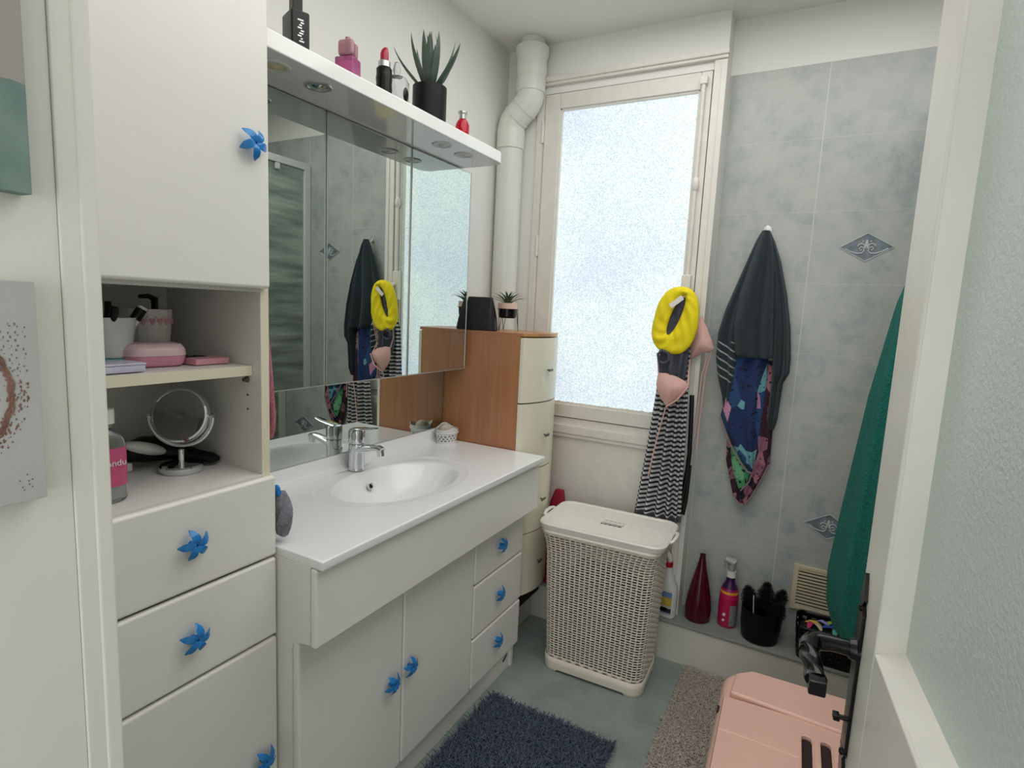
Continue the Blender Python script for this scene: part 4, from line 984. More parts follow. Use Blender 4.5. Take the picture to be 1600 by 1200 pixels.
# hinged lid panel with a crease and two slots
b = MB(); LXa, LXb, LYa, LYb = -0.226, 0.226, -0.20, 0.075; nu, nv = 226, 138; vv = {}
sl = [(-0.030, -0.065), (0.010, -0.065)]
for i in range(nu + 1):
    for j in range(nv + 1):
        x = LXa + (LXb - LXa) * i / nu; y = LYa + (LYb - LYa) * j / nv
        h = 0.3975 - 0.004 * (abs(x) / 0.226) ** 4 + 0.0012 * (1 if y > -0.06 - 0.05 * (x + 0.226) else 0)
        vv[i, j] = b.bm.verts.new((x, y, h - (0.004 if i in (0, nu) or j in (0, nv) else 0)))
for i in range(nu):
    for j in range(nv):
        x = LXa + (LXb - LXa) * (i + 0.5) / nu; y = LYa + (LYb - LYa) * (j + 0.5) / nv
        if any(inside(x - sx_, y - sy_, 0.0115, 0.078, 0.0115) for sx_, sy_ in sl): continue
        b.bm.faces.new((vv[i, j], vv[i + 1, j], vv[i + 1, j + 1], vv[i, j + 1]))
bmesh.ops.delete(b.bm, geom=[v for v in b.bm.verts if not v.link_faces], context='VERTS')
lp = build('lid_panel', b, 'pinkpl', pb, local=True, ang=60); solid(lp, 0.012, -1)
b = MB()
for sx_, sy_ in sl: b.tube([(sx_ + px, sy_ + py, 0.3985) for px, py in rrect(0.0135, 0.080, 0.0134) + [rrect(0.0135, 0.080, 0.0134)[0]]], 0.0028, 8, cap=False)
build('slot_rim', b, 'pinkpl', lp, local=True)
b = MB(); b.prism([(-0.212, 0.085), (0.232, 0.050), (0.232, 0.18), (0.19, 0.215), (-0.165, 0.215), (-0.205, 0.18)], 'z', 0.375, 0.4065, 0.007); build('hood_ridge', b, 'pinkpl', pb, local=True, ang=60)
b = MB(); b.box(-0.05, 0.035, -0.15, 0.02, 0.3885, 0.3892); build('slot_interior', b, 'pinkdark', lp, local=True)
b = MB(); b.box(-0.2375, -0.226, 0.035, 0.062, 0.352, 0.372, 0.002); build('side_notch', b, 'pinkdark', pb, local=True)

# ============================================================ CLOTHES ON THE WINDOW HANDLE
def drape(b, rows, yc, folds, amp, nseg=96, nrow=40, ph=0.0, twist=0.0, uvx=1.0, v0=None, v1=None, flatback=0.3):
    # closed hanging volume; rows: (z, xl, xr, depth)
    if b.uv is None: b.uv = b.bm.loops.layers.uv.new('UVMap')
    zs_ = [r[0] for r in rows]; zt_, zb_ = (v1 if v1 is not None else zs_[0]), (v0 if v0 is not None else zs_[-1])
    rings = []
    for k in range(nrow + 1):
        z, xa, xb_, dp = interp(rows, k / nrow); c_, w_ = (xa + xb_) / 2, (xb_ - xa) / 2; ring = []
        for j in range(nseg):
            a = 2 * PI * j / nseg; s_ = math.sin(a); fr = -s_
            f = amp * math.sin(folds * a + ph + twist * (k / nrow) + 0.9 * math.sin(2.3 * a + ph)) * (0.35 + 0.65 * min(1, k / nrow * 1.6))
            y = yc + dp * (s_ * (1 + f) if s_ < 0 else s_ * flatback)
            x = c_ + w_ * math.cos(a) * (1 + 0.12 * f)
            ring.append((x, y, z + 0.0 * f))
        rings.append(ring)
    vr, fs = b.loft(rings)
    for f, a_, j_ in fs:
        for lp, (aa, jj) in zip(f.loops, ((a_, j_), (a_, j_ + 1), (a_ + 1, j_ + 1), (a_ + 1, j_))):
            z = rings[aa][jj % nseg][2]; lp[b.uv].uv = (uvx, (z - zb_) / (zt_ - zb_))
    return vr
b = MB(); drape(b, [(1.36, -0.515, -0.450, 0.02), (1.27, -0.548, -0.440, 0.035), (1.10, -0.556, -0.436, 0.036), (0.9, -0.572, -0.432, 0.038), (0.7, -0.592, -0.428, 0.042), (0.582, -0.604, -0.423, 0.045)], 2.255, 12, 0.5, nseg=200, ph=0.4, twist=0.5)
o = build('striped_dress', b, 'stripes'); recenter(o, (-0.49, 2.255, 1.3)); tag(o, 'black and white striped garment hanging from the window handle', 'clothing')
b = MB(); drape(b, [(1.475, -0.510, -0.455, 0.012), (1.38, -0.530, -0.440, 0.014), (1.28, -0.545, -0.437, 0.022), (1.20, -0.548, -0.440, 0.026), (1.145, -0.530, -0.446, 0.02)], 2.215, 7, 0.35, ph=1.0)
b.tube([(-0.540, 2.188, 1.225), (-0.545, 2.180, 1.255), (-0.53, 2.178, 1.272), (-0.505, 2.176, 1.262), (-0.50, 2.178, 1.235), (-0.52, 2.180, 1.222), (-0.538, 2.184, 1.226)], 0.006, 8, cap=False)
o = build('grey_top', b, 'greycloth'); recenter(o, (-0.49, 2.215, 1.47)); tag(o, 'dark grey garment hanging below the yellow one on the window handle', 'clothing')
# yellow garment: thick folded loop
b = MB(); rings = []; NS = 96
for k in range(NS):
    a = 2 * PI * k / NS; ca, sa = math.cos(a), math.sin(a)
    ox = -0.491 + 0.083 * math.copysign(abs(ca) ** 0.85, ca) + 0.010 * sa - (0.010 if ca < 0 and sa < 0 else 0) * abs(ca * sa) * 2; oz = 1.386 + 0.128 * math.copysign(abs(sa) ** 0.9, sa) - 0.010 * ca * (1 if sa < 0 else 0)
    hxp = -0.492 + 0.019 * ca + 0.024 * sa; hzp = 1.405 + 0.074 * sa
    c = Vector(((ox + hxp) / 2, 2.192, (oz + hzp) / 2)); d_ = Vector((ox - hxp, 0, oz - hzp)); hw = d_.length / 2; d_.normalize(); ring = []
    for j in range(32):
        t_ = 2 * PI * j / 32; u_ = math.cos(t_)
        wr = 0.0026 * math.sin(4 * u_ + 2 * a + 1.5 * math.sin(3 * a)) + 0.0020 * math.sin(11 * a + 5 * u_) * (1 if sa > 0 else 1.5)
        ring.append(c + d_ * hw * u_ + Vector((0, 1, 0)) * ((0.017 + wr) * math.sin(t_)))
    rings.append(ring)
b.loft(rings, loop=True)
t = thing('yellow_top', 'bright yellow garment with white tag hanging on the window handle', 'clothing', (-0.49, 2.192, 1.5))
build('fabric', b, 'yellow', t, ang=60)
b = MB(); b.box(-0.028, 0.028, -0.001, 0.001, -0.0095, 0.0095, 0.0008); b.xform(Matrix.Translation((-0.488, 2.162, 1.456)) @ Euler((0, math.radians(-40), 0)).to_matrix().to_4x4()); build('care_tag', b, 'blacktag', t)
# bikini: two cups and strings
t = thing('bikini_top', 'pale pink bikini top draped over the window handle', 'clothing', (-0.47, 2.2, 1.5))
def cupmesh(pts, y, bulge):
    b = MB(); n = len(pts); c = Vector((sum(p[0] for p in pts) / n, 0, sum(p[1] for p in pts) / n)); rings = []
    for s in (1.0, 0.97, 0.85, 0.65, 0.4, 0.15): rings.append([(c.x + (p[0] - c.x) * s, y - bulge * (1 - s ** 2.2), c.z + (p[1] - c.z) * s) for p in pts])
    b.loft([[(p[0], y + 0.004, p[1]) for p in pts]] + rings); return b
build('cup', cupmesh([(-0.544, 1.139), (-0.540, 1.182), (-0.511, 1.184), (-0.467, 1.174), (-0.432, 1.158), (-0.420, 1.142), (-0.432, 1.114), (-0.461, 1.088), (-0.482, 1.070), (-0.498, 1.056), (-0.522, 1.085), (-0.538, 1.111)], 2.185, 0.022), 'pinkcloth', t, ang=70)
build('cup', cupmesh([(-0.437, 1.238), (-0.443, 1.28), (-0.430, 1.38), (-0.41, 1.41), (-0.389, 1.370), (-0.368, 1.326), (-0.353, 1.287), (-0.371, 1.273), (-0.394, 1.266), (-0.417, 1.252)], 2.256, 0.024), 'pinkcloth', t, ang=70)
b = MB()
b.tube([(-0.437, 2.250, 1.240), (-0.432, 2.222, 1.20), (-0.424, 2.185, 1.145)], 0.003, 8)
b.tube([(-0.420, 2.178, 1.142), (-0.455, 2.165, 1.088), (-0.497, 2.182, 1.055)], 0.0035, 8)
b.tube([(-0.498, 2.182, 1.056), (-0.512, 2.188, 0.99), (-0.525, 2.190, 0.92), (-0.537, 2.188, 0.84), (-0.547, 2.186, 0.76)], 0.0024, 8)
b.tube([(-0.540, 2.19, 1.18), (-0.548, 2.2, 1.23), (-0.54, 2.2, 1.33), (-0.50, 2.215, 1.47)], 0.0025, 8)
b.tube([(-0.362, 2.262, 1.280), (-0.378, 2.270, 1.20), (-0.383, 2.272, 1.05), (-0.386, 2.272, 0.88)], 0.0022, 8)
b.tube([(-0.372, 2.266, 1.275), (-0.392, 2.272, 1.18), (-0.395, 2.272, 1.05), (-0.399, 2.273, 0.93)], 0.0022, 8)
build('strings', b, 'pinkcloth', t)
b = MB(); b.tube([(-0.42, 2.262, 1.10), (-0.414, 2.262, 0.98), (-0.410, 2.264, 0.87), (-0.412, 2.264, 0.80), (-0.420, 2.262, 0.70), (-0.424, 2.262, 0.63), (-0.415, 2.262, 0.615), (-0.408, 2.264, 0.68), (-0.406, 2.266, 0.82)], 0.0035, 8, flat=(1, 2.5))
b.box(-0.418, -0.406, 2.258, 2.268, 0.855, 0.885, 0.002)
o = build('black_strap', b, 'black'); recenter(o, (-0.414, 2.263, 1.1)); tag(o, 'black strap hanging between the striped garment and the tiled wall', 'strap')

# ============================================================ TOWELS
b = MB(); b.lathe([(0.0, 0), (0.016, 0.0), (0.015, 0.003), (0.0, 0.005)], (0, 0, 0), 20, sy=1.3); b.xform(Matrix.Translation((-0.222, YT - 0.0005, 1.742)) @ Euler((PI / 2, 0, 0)).to_matrix().to_4x4())
b.tube([(-0.222, YT - 0.004, 1.742), (-0.222, YT - 0.014, 1.725), (-0.222, YT - 0.03, 1.718), (-0.222, YT - 0.042, 1.728)], [0.005, 0.005, 0.004, 0.004], 10)
o = build('wall_hook', b, 'alu'); recenter(o, (-0.222, YT, 1.74)); tag(o, 'small grey hook on the tiles holding the dark towel', 'hook')
b = MB()
yT = 2.352
drape(b, [(1.735, -0.236, -0.208, 0.018), (1.70, -0.252, -0.192, 0.026), (1.62, -0.278, -0.170, 0.036), (1.50, -0.312, -0.150, 0.044), (1.38, -0.330, -0.135, 0.05), (1.27, -0.305, -0.125, 0.052), (1.262, -0.29, -0.13, 0.048)], yT, 6, 0.5, nseg=160, ph=0.2, twist=1.6, uvx=1)
drape(b, [(1.66, -0.268, -0.236, 0.016), (1.55, -0.304, -0.25, 0.026), (1.44, -0.340, -0.272, 0.034), (1.35, -0.360, -0.278, 0.038), (1.25, -0.360, -0.268, 0.036), (1.16, -0.342, -0.270, 0.032), (1.10, -0.322, -0.285, 0.026), (1.05, -0.312, -0.295, 0.016)], yT + 0.004, 5, 0.35, nseg=80, ph=0.9, uvx=-1, v0=0.93, v1=1.60)
drape(b, [(1.70, -0.212, -0.190, 0.014), (1.62, -0.195, -0.160, 0.026), (1.50, -0.172, -0.128, 0.036), (1.38, -0.160, -0.105, 0.042), (1.27, -0.155, -0.093, 0.044), (1.21, -0.152, -0.092, 0.040), (1.17, -0.150, -0.11, 0.03), (1.03, -0.152, -0.115, 0.024), (0.99, -0.142, -0.122, 0.012)], yT + 0.002, 5, 0.4, nseg=80, ph=0.1, uvx=1)
o = build('dark_towel', b, 'darktowel', ang=70); recenter(o, (-0.222, 2.36, 1.72)); tag(o, 'dark slate towel with pale stripes hanging from the hook on the tiled wall', 'towel')
t = thing('beach_towel', 'multicoloured patterned towel hanging out below the dark slate towel', 'towel', (-0.22, 2.36, 1.3))
b = MB(); b.mi = 0
drape(b, [(1.30, -0.29, -0.175, 0.02), (1.18, -0.300, -0.165, 0.030), (1.08, -0.315, -0.165, 0.034), (1.02, -0.322, -0.168, 0.034), (0.94, -0.285, -0.170, 0.032), (0.86, -0.235, -0.172, 0.026), (0.815, -0.195, -0.178, 0.012)], yT + 0.004, 5, 0.28, nseg=80, ph=0.6)
b.mi = 1
drape(b, [(1.25, -0.17, -0.125, 0.012), (1.10, -0.175, -0.12, 0.02), (0.98, -0.18, -0.128, 0.022), (0.85, -0.19, -0.125, 0.022), (0.78, -0.20, -0.150, 0.02), (0.72, -0.215, -0.175, 0.016), (0.675, -0.205, -0.190, 0.008)], yT + 0.016, 5, 0.3, nseg=60, ph=0.3)
drape(b, [(0.92, -0.29, -0.24, 0.012), (0.84, -0.285, -0.22, 0.014), (0.77, -0.265, -0.19, 0.012), (0.70, -0.245, -0.19, 0.012), (0.67, -0.222, -0.195, 0.008)], yT + 0.022, 4, 0.3, nseg=50, ph=0.3)
b.mi = 2
drape(b, [(0.90, -0.272, -0.23, 0.012), (0.84, -0.264, -0.20, 0.014), (0.79, -0.250, -0.182, 0.012), (0.735, -0.228, -0.205, 0.006)], yT + 0.008, 3, 0.15, nseg=50, ph=0.3)
build('terry_cloth', b, ['beach_navy', 'beach_maroon', 'beach_green'], t, ang=70)
b = MB(); b.tube([(-0.322, yT - 0.008, 1.015), (-0.29, yT - 0.018, 0.945), (-0.245, yT - 0.02, 0.87), (-0.20, yT - 0.016, 0.815), (-0.185, yT - 0.008, 0.808)], 0.0035, 8)
b.tube([(-0.185, yT - 0.006, 0.80), (-0.19, yT - 0.004, 0.77), (-0.218, yT, 0.728)], 0.003, 8)
b.tube([(-0.125, yT + 0.002, 0.85), (-0.15, yT + 0.002, 0.78), (-0.175, yT + 0.004, 0.715), (-0.195, yT + 0.01, 0.675), (-0.22, yT + 0.012, 0.672), (-0.245, yT + 0.012, 0.70)], 0.003, 8)
build('piping', b, 'piping', t)

# ============================================================ SHOWER
sw = thing('shower_enclosure', 'white-framed shower cubicle with wavy glass, seen in the mirror behind the door', 'shower', (0.65, 2.0, 0))
build('tray', MB().box(0.262, 1.098, 1.72, 2.2255, 0.0015, 0.15, 0.01).box(0.262, 1.098, 2.22, 2.2255, 0.0015, 0.15), 'shtray', sw)
mb = MB(); mb.box(0.256, 0.296, 2.356, 2.398, 0.172, 2.17, 0.003); mb.box(0.256, 0.296, 1.72, 1.76, 0.15, 2.17, 0.003); mb.box(0.257, 0.295, 1.722, 2.396, 2.131, 2.169, 0.003); mb.box(0.258, 0.294, 1.721, 2.225, 0.151, 0.185, 0.003)
mb.box(0.258, 1.098, 1.7215, 1.755, 2.1315, 2.1685, 0.003); mb.box(0.259, 1.098, 1.7225, 1.755, 0.152, 0.184, 0.003)
build('frame', mb, 'whitepl', sw)
build('glass_panel', MB().box(0.272, 0.279, 1.762, 2.354, 0.187, 2.128), 'showerglass', sw)
build('glass_panel', MB().box(0.30, 1.095, 1.734, 1.740, 0.187, 2.128), 'showerglass', sw)
build('roller', MB().box(0.258, 0.271, 2.16, 2.19, 2.095, 2.13, 0.005), 'whitepl', sw)
build('hook', MB().tube([(0.256, 1.83, 1.62), (0.23, 1.83, 1.615), (0.218, 1.83, 1.632)], 0.004, 8), 'chrome', sw)
# green towel
b = MB(); rings = []
rows = [(1.63, 0.212, 0.240, 0.02), (1.58, 0.198, 0.246, 0.05), (1.46, 0.168, 0.250, 0.08), (1.21, 0.134, 0.252, 0.11), (0.96, 0.112, 0.252, 0.125), (0.80, 0.098, 0.252, 0.13), (0.69, 0.090, 0.25, 0.13), (0.60, 0.096, 0.245, 0.12), (0.53, 0.118, 0.24, 0.10), (0.495, 0.15, 0.22, 0.06)]
for k in range(61):
    z, xa, xb_, dy = interp(rows, k / 60)
    c_, w_ = (xa + xb_) / 2, (xb_ - xa) / 2
    rings.append([(c_ + w_ * math.cos(a) * (1 + 0.05 * math.sin(6 * a + 1 + z)), 1.83 + dy * math.sin(a) * (1 + 0.08 * math.sin(9 * a + z * 3)), z) for a in [2 * PI * j / 72 for j in range(72)]])
b.loft(rings); o = build('green_towel', b, 'greentowel', ang=70); recenter(o, (0.21, 1.83, 1.6)); tag(o, 'dark green towel hanging beside the door edge in front of the shower', 'towel')

# ============================================================ LEDGE ITEMS
zg = 0.1703
t = thing('spray_bottle', 'white cleaning spray bottle with red collar, half behind the laundry hamper', 'bottle', (-0.452, 2.268, zg), math.radians(-8))
b = MB(); rings = []
for z, hx, hy in ((0, 0.040, 0.022), (0.006, 0.045, 0.026), (0.10, 0.047, 0.028), (0.135, 0.042, 0.026), (0.165, 0.026, 0.021), (0.195, 0.018, 0.017), (0.215, 0.0155, 0.0155)): rings.append([(px, py, z) for px, py in rrect(hx, hy, min(hx, hy) * 0.95)])
b.loft(rings); build('bottle', b, 'whitepl', t, local=True)
b = MB()
b.grid(lambda u, v: (-0.042 + 0.075 * u, -0.0285 - 0.0006 + 0.004 * (2 * u - 1) ** 4, 0.02 + 0.095 * v), 12, 4)
M['cleanlabel'] = label_mat('cleaner_label', [(0, '#7f95ad'), (0.07, '#22283a'), (0.26, '#b8b6a4'), (0.38, '#c2b032'), (0.74, '#6f8fae')], 2, 0.02, 0.115)
lb = build('label', b, 'cleanlabel', t, local=True, flip=False)
build('label_patch', MB().box(-0.006, 0.016, -0.0302, -0.0292, 0.034, 0.047), 'black', lb, local=True)
build('label_logo', MB().tube([(0.008, -0.0298, 0.082), (0.018, -0.0298, 0.080), (0.010, -0.0298, 0.072), (0.020, -0.0298, 0.069), (0.010, -0.0298, 0.064)], 0.0018, 6), 'terracotta', lb, local=True)
build('collar', MB().lathe([(0.0, 0.213), (0.017, 0.213), (0.017, 0.233), (0.014, 0.236), (0.0, 0.236)], (0, 0, 0), 24), 'red', t, local=True)
b = MB(); b.tube([(0.004, 0, 0.232), (0.002, 0, 0.250), (-0.010, 0, 0.265), (-0.036, 0, 0.272)], [0.012, 0.014, 0.015, 0.009], 16, flat=(1, 0.8)); hd = build('spray_head', b, 'whitepl', t, local=True)
b = MB(); b.tube([(-0.030, 0, 0.262), (-0.034, 0, 0.245), (-0.028, 0, 0.228)], [0.006, 0.005, 0.004], 10, flat=(0.6, 1.2)); b.cyl((-0.038, 0, 0.272), (-0.046, 0, 0.273), 0.008); build('trigger', b, 'red', hd, local=True)
o = build('vase', MB().lathe([(0, 0), (0.044, 0), (0.050, 0.006), (0.052, 0.05), (0.046, 0.10), (0.034, 0.16), (0.020, 0.22), (0.012, 0.26), (0.011, 0.272), (0.013, 0.276), (0.010, 0.276), (0.008, 0.262), (0.0, 0.26)], (0, 0, 0), 48), 'burgundy'); o.location = (-0.330, 2.318, zg); wl[o.name] = (0, 0, 0)
tag(o, 'burgundy teardrop-shaped bottle vase on the tiled ledge', 'vase')
t = thing('spray_bottle', 'magenta spray bottle with yellow band and translucent trigger on the tiled ledge', 'bottle', (-0.218, 2.335, zg), 0.1)
M['magenta'] = label_mat('magenta_bottle', [(0, '#b81650'), (0.56, '#c31f5c'), (0.655, '#dd9a2a'), (0.70, '#a3175a'), (0.745, '#3c1446')], 2, 0, 0.215)
build('bottle', MB().lathe([(0, 0), (0.031, 0), (0.035, 0.005), (0.037, 0.06), (0.036, 0.12), (0.035, 0.148), (0.028, 0.165), (0.019, 0.182), (0.0165, 0.195), (0.0165, 0.208), (0, 0.208)], (0, 0, 0), 40), 'magenta', t, local=True)
b = MB(); b.loft([[(0.0375 * math.cos(a), 0.0375 * math.sin(a), z) for a in [-1.35 + 1.1 * k / 10 for k in range(11)]] for z in (0.012, 0.075, 0.098)], cap=False, closed=False)
M['greylabel'] = mat('grey_back_label', '#8a8a8c', 0.5, var=0.3, vscale=150); build('label', b, 'greylabel', t, local=True)
b = MB(); b.ball((-0.012, -0.0365, 0.055), 0.005, 8, (1, 0.3, 1)).ball((-0.013, -0.036, 0.033), 0.005, 8, (1, 0.3, 1)); b.tube([(-0.006, -0.037, 0.060), (-0.014, -0.036, 0.063), (-0.018, -0.034, 0.055)], 0.0015, 6); build('print_motif', b, 'whitepl', t, local=True)
build('collar', MB().lathe([(0, 0.206), (0.0185, 0.206), (0.0175, 0.232), (0, 0.232)], (0, 0, 0), 24), 'whitepl', t, local=True)
b = MB(); b.tube([(0.0, 0, 0.23), (0, 0, 0.252), (0.006, 0, 0.268), (-0.028, 0, 0.276)], [0.017, 0.020, 0.023, 0.012], 16, flat=(1, 0.8)); hd = build('spray_head', b, 'trigger', t, local=True)
b = MB(); b.tube([(-0.024, 0, 0.266), (-0.030, 0, 0.25), (-0.026, 0, 0.236)], [0.005, 0.005, 0.003], 8); build('trigger', b, 'trigger', hd, local=True)
o = build('brush_pot', MB().lathe([(0, 0), (0.056, 0), (0.066, 0.006), (0.073, 0.06), (0.074, 0.125), (0.071, 0.125), (0.062, 0.01), (0, 0.01)], (0, 0, 0), 48), 'blackm'); o.location = (-0.092, 2.305, zg); wl[o.name] = (0, 0, 0)
tag(o, 'black round pot holding hairbrushes on the tiled ledge', 'pot')
def hairbrush(dx, dy, tx, ty, H, r, L, label, m='bristle'):
    base = Vector((-0.092 + dx * 0.5, 2.305 + dy * 0.5, zg + 0.013)); v = Vector((tx, ty, 1)).normalized()
    t = thing('hair_brush', label, 'hairbrush', tuple(base), 0, 'hairbrushes in the black pot')
    b = MB(); b.tube([base, base + v * (H - L), base + v * H], [0.006, 0.007, 0.007], 12); build('brush_handle', b, 'black', t)
    b = MB(); rnd = random.Random(int(H * 1e4) + int(dx * 1e3)); u = v.orthogonal().normalized(); w_ = v.cross(u)
    for k in range(1100):
        s = rnd.random(); a = rnd.uniform(0, 2 * PI); p = base + v * (H - L + L * s); d_ = (u * math.cos(a) + w_ * math.sin(a)); rr = r * (0.8 + 0.3 * rnd.random()) * math.sin(PI * (0.2 + 0.7 * s))
        q = p + d_ * rr + v * 0.004; t2 = d_.cross(v) * 0.0011
        vv_ = [b.bm.verts.new(x) for x in (p - t2, p + t2, q + t2 * 0.8, q - t2 * 0.8)]; b.bm.faces.new(vv_)
    b.tube([base + v * (H - L), base + v * (H - 0.012)], r * 0.38, 12)
    build('bristles', b, m, t, flip=False, smooth=False)
hairbrush(-0.03, -0.02, -0.22, -0.05, 0.195, 0.032, 0.085, 'black round brush leaning left in the black pot')
hairbrush(0.0, -0.01, 0.05, 0.02, 0.215, 0.033, 0.10, 'tallest black brush standing upright in the black pot')
hairbrush(0.03, 0.01, 0.28, 0.06, 0.200, 0.029, 0.08, 'black brush leaning right in the black pot')
hairbrush(0.02, -0.03, 0.36, -0.10, 0.17, 0.033, 0.09, 'wide black brush lowest on the right of the black pot')
b = MB(); b.tube([(-0.118, 2.266, zg + 0.10), (-0.124, 2.262, zg + 0.185)], 0.0018, 8); b.ball((-0.118, 2.2655, zg + 0.10), 0.0022, 8); o = build('hair_pin', b, 'whitepl'); recenter(o, (-0.118, 2.264, zg + 0.1)); tag(o, 'thin white stick poking up at the front of the black pot', 'stick')
# basket with hair accessories
t = thing('black_basket', 'black openwork basket full of hair clips on the ledge, behind the door handle', 'basket', (0.135, 2.300, zg))
b = MB(); vr, fs = b.loft([[(px, py, z) for px, py in peri(0.095 + 0.012 * z / 0.13, 0.062 + 0.008 * z / 0.13, 0.03, 80)] for z in [0.002 + 0.128 * k / 12 for k in range(13)]], cap=False)
kill = [f for f, a_, j_ in fs if a_ in (3, 5, 7, 9) and j_ % 4 in (0, 1)]
bmesh.ops.delete(b.bm, geom=kill, context='FACES'); b.bm.faces.new(vr[0]); solid(build('basket_wall', b, 'black', t, local=True), 0.003)
clips = [('#d7b14a', -0.05, 0.0, 'yellow'), ('#c3356a', -0.06, -0.03, 'magenta'), ('#8f8fd0', -0.015, 0.005, 'lilac'), ('#98b83a', 0.01, 0.03, 'lime green'), ('#c9b9a2', -0.035, -0.025, 'beige'), ('#2f4fa0', 0.0, -0.02, 'blue'), ('#5aa6a0', 0.02, -0.035, 'turquoise')]
for k, (hx_, dx, dy, nm) in enumerate(clips):
    M['clip%d' % k] = mat('hair_clip_' + nm.replace(' ', '_'), hx_, 0.4, var=0)
    b = MB(); a = k * 1.3; L = 0.026
    b.tube([(-L * math.cos(a), -L * math.sin(a), 0), (-0.3 * L * math.cos(a), -0.3 * L * math.sin(a), 0.008), (0.4 * L * math.cos(a), 0.4 * L * math.sin(a), 0.009), (L * math.cos(a), L * math.sin(a), 0.001)], [0.003, 0.007, 0.007, 0.003], 10, flat=(0.5, 1.3))
    o = build('hair_clip', b, 'clip%d' % k); o.location = (0.135 + dx, 2.30 + dy, zg + 0.118 + 0.003 * (k % 3)); wl[o.name] = (0, 0, 0)
    tag(o, nm + ' hair clip lying in the black openwork basket', 'hair clip', 'hair clips in the black basket')
b = MB(); b.loft([[(px, py, z) for px, py in rrect(hx, hy, min(hx, hy) * 0.8)] for z, hx, hy in ((0.004, 0.085, 0.052), (0.10, 0.092, 0.058), (0.114, 0.07, 0.04))]); o = build('hair_bands', b, 'bristle'); o.location = (0.135, 2.30, zg + 0.004); wl[o.name] = (0, 0, 0); o['kind'] = 'stuff'; tag(o, 'heap of black hair bands filling the black openwork basket', 'hair bands')
o = build('hair_dryer', MB().tube([(0.0, 2.352, zg + 0.155), (0.04, 2.352, zg + 0.162), (0.10, 2.352, zg + 0.160)], [0.014, 0.018, 0.014], 16), 'black'); bpy.data.objects.remove(o)

# vent grille
vg = thing('vent_grille', 'cream plastic ventilation grille low on the tiled wall', 'vent', (0.115, YT, 0.30))
vx0, vx1, vz0, vz1 = 0.0, 0.225, 0.285, 0.468
mb = MB(); mb.box(vx0, vx0 + 0.018, YT - 0.012, YT - 0.0005, vz0, vz1, 0.002); mb.box(vx1 - 0.018, vx1, YT - 0.012, YT - 0.0005, vz0, vz1, 0.002); mb.box(vx0 + 0.001, vx1 - 0.001, YT - 0.0115, YT - 0.0008, vz1 - 0.016, vz1 - 0.001, 0.002); mb.box(vx0 + 0.001, vx1 - 0.001, YT - 0.0115, YT - 0.0008, vz0 + 0.001, vz0 + 0.016, 0.002)
build('frame', mb, 'cream', vg)
mb = MB(); nsl = 12
for k in range(nsl): z = vz0 + 0.02 + k * (vz1 - vz0 - 0.04) / (nsl - 1); mb.box(vx0 + 0.016, vx1 - 0.016, YT - 0.010, YT - 0.004, z - 0.0035, z + 0.0035)
build('slats', mb, 'cream', vg)
build('duct_opening', MB().box(vx0 + 0.014, vx1 - 0.014, YT - 0.002, YT - 0.0008, vz0 + 0.01, vz1 - 0.01), 'black', vg)

# ============================================================ OPEN DOOR ON THE RIGHT
# local frame: +x = from the lock edge towards the hinge, -y = face seen by the camera
DW = 0.66; ad = math.radians(-6)
dr = bpy.data.objects.new('door_1', None); sc.collection.objects.link(dr); dr['kind'] = 'structure'
wl['door_1'] = (0, 0, 0)
ux = Vector((-math.sin(ad), -math.cos(ad), 0)); uy = Vector((0, 0, 1)).cross(ux)
Md = Matrix(((ux.x, uy.x, 0, 0.084), (ux.y, uy.y, 0, 0.86), (0, 0, 1, 0), (0, 0, 0, 1)))
dr.matrix_world = Md
sgn = -1 if uy.x > 0 else 1   # side facing -x (camera)
F = lambda d: sgn * d         # distance out of the visible face
def dbox(b, x0, x1, d0, d1, z0, z1, bev=0.0, seg=2):
    a, c = sorted((F(d0), F(d1))); return b.box(x0, x1, a, c, z0, z1, bev, seg)
TH = 0.040; ST = 0.099; ZR = 1.017; ZR2 = 1.017
mb = MB()
dbox(mb, 0, ST, -TH, 0, 0.01, 2.03, 0.003, 3); dbox(mb, DW - ST, DW, -TH, 0, 0.01, 2.03, 0.003)
dbox(mb, ST, DW - ST, -TH, 0, 1.90, 2.03, 0.003); dbox(mb, ST, DW - ST, -TH, 0, 0.01, ZR, 0.003, 3)
build('door_leaf', mb, 'paint', dr, local=True)
mb = MB()
# sloped glazing beads
for (xa, xb_) in ((ST, ST + 0.006), (DW - ST, DW - ST - 0.006)):
    mb.loft([[(xa, F(-0.004), z), (xb_, F(-0.030), z), (xa, F(-0.030), z)] for z in (ZR, 1.90)])
mb.loft([[(x, F(-0.004), ZR), (x, F(-0.030), ZR + 0.010), (x, F(-0.030), ZR)] for x in (ST, DW - ST)])
build('glazing_bead', mb, 'paint', dr, local=True)
mb = MB(); dbox(mb, ST - 0.005, DW - ST + 0.005, -0.033, -0.029, ZR - 0.005, 1.905); build('door_pane', mb, 'doorglass', dr, local=True)
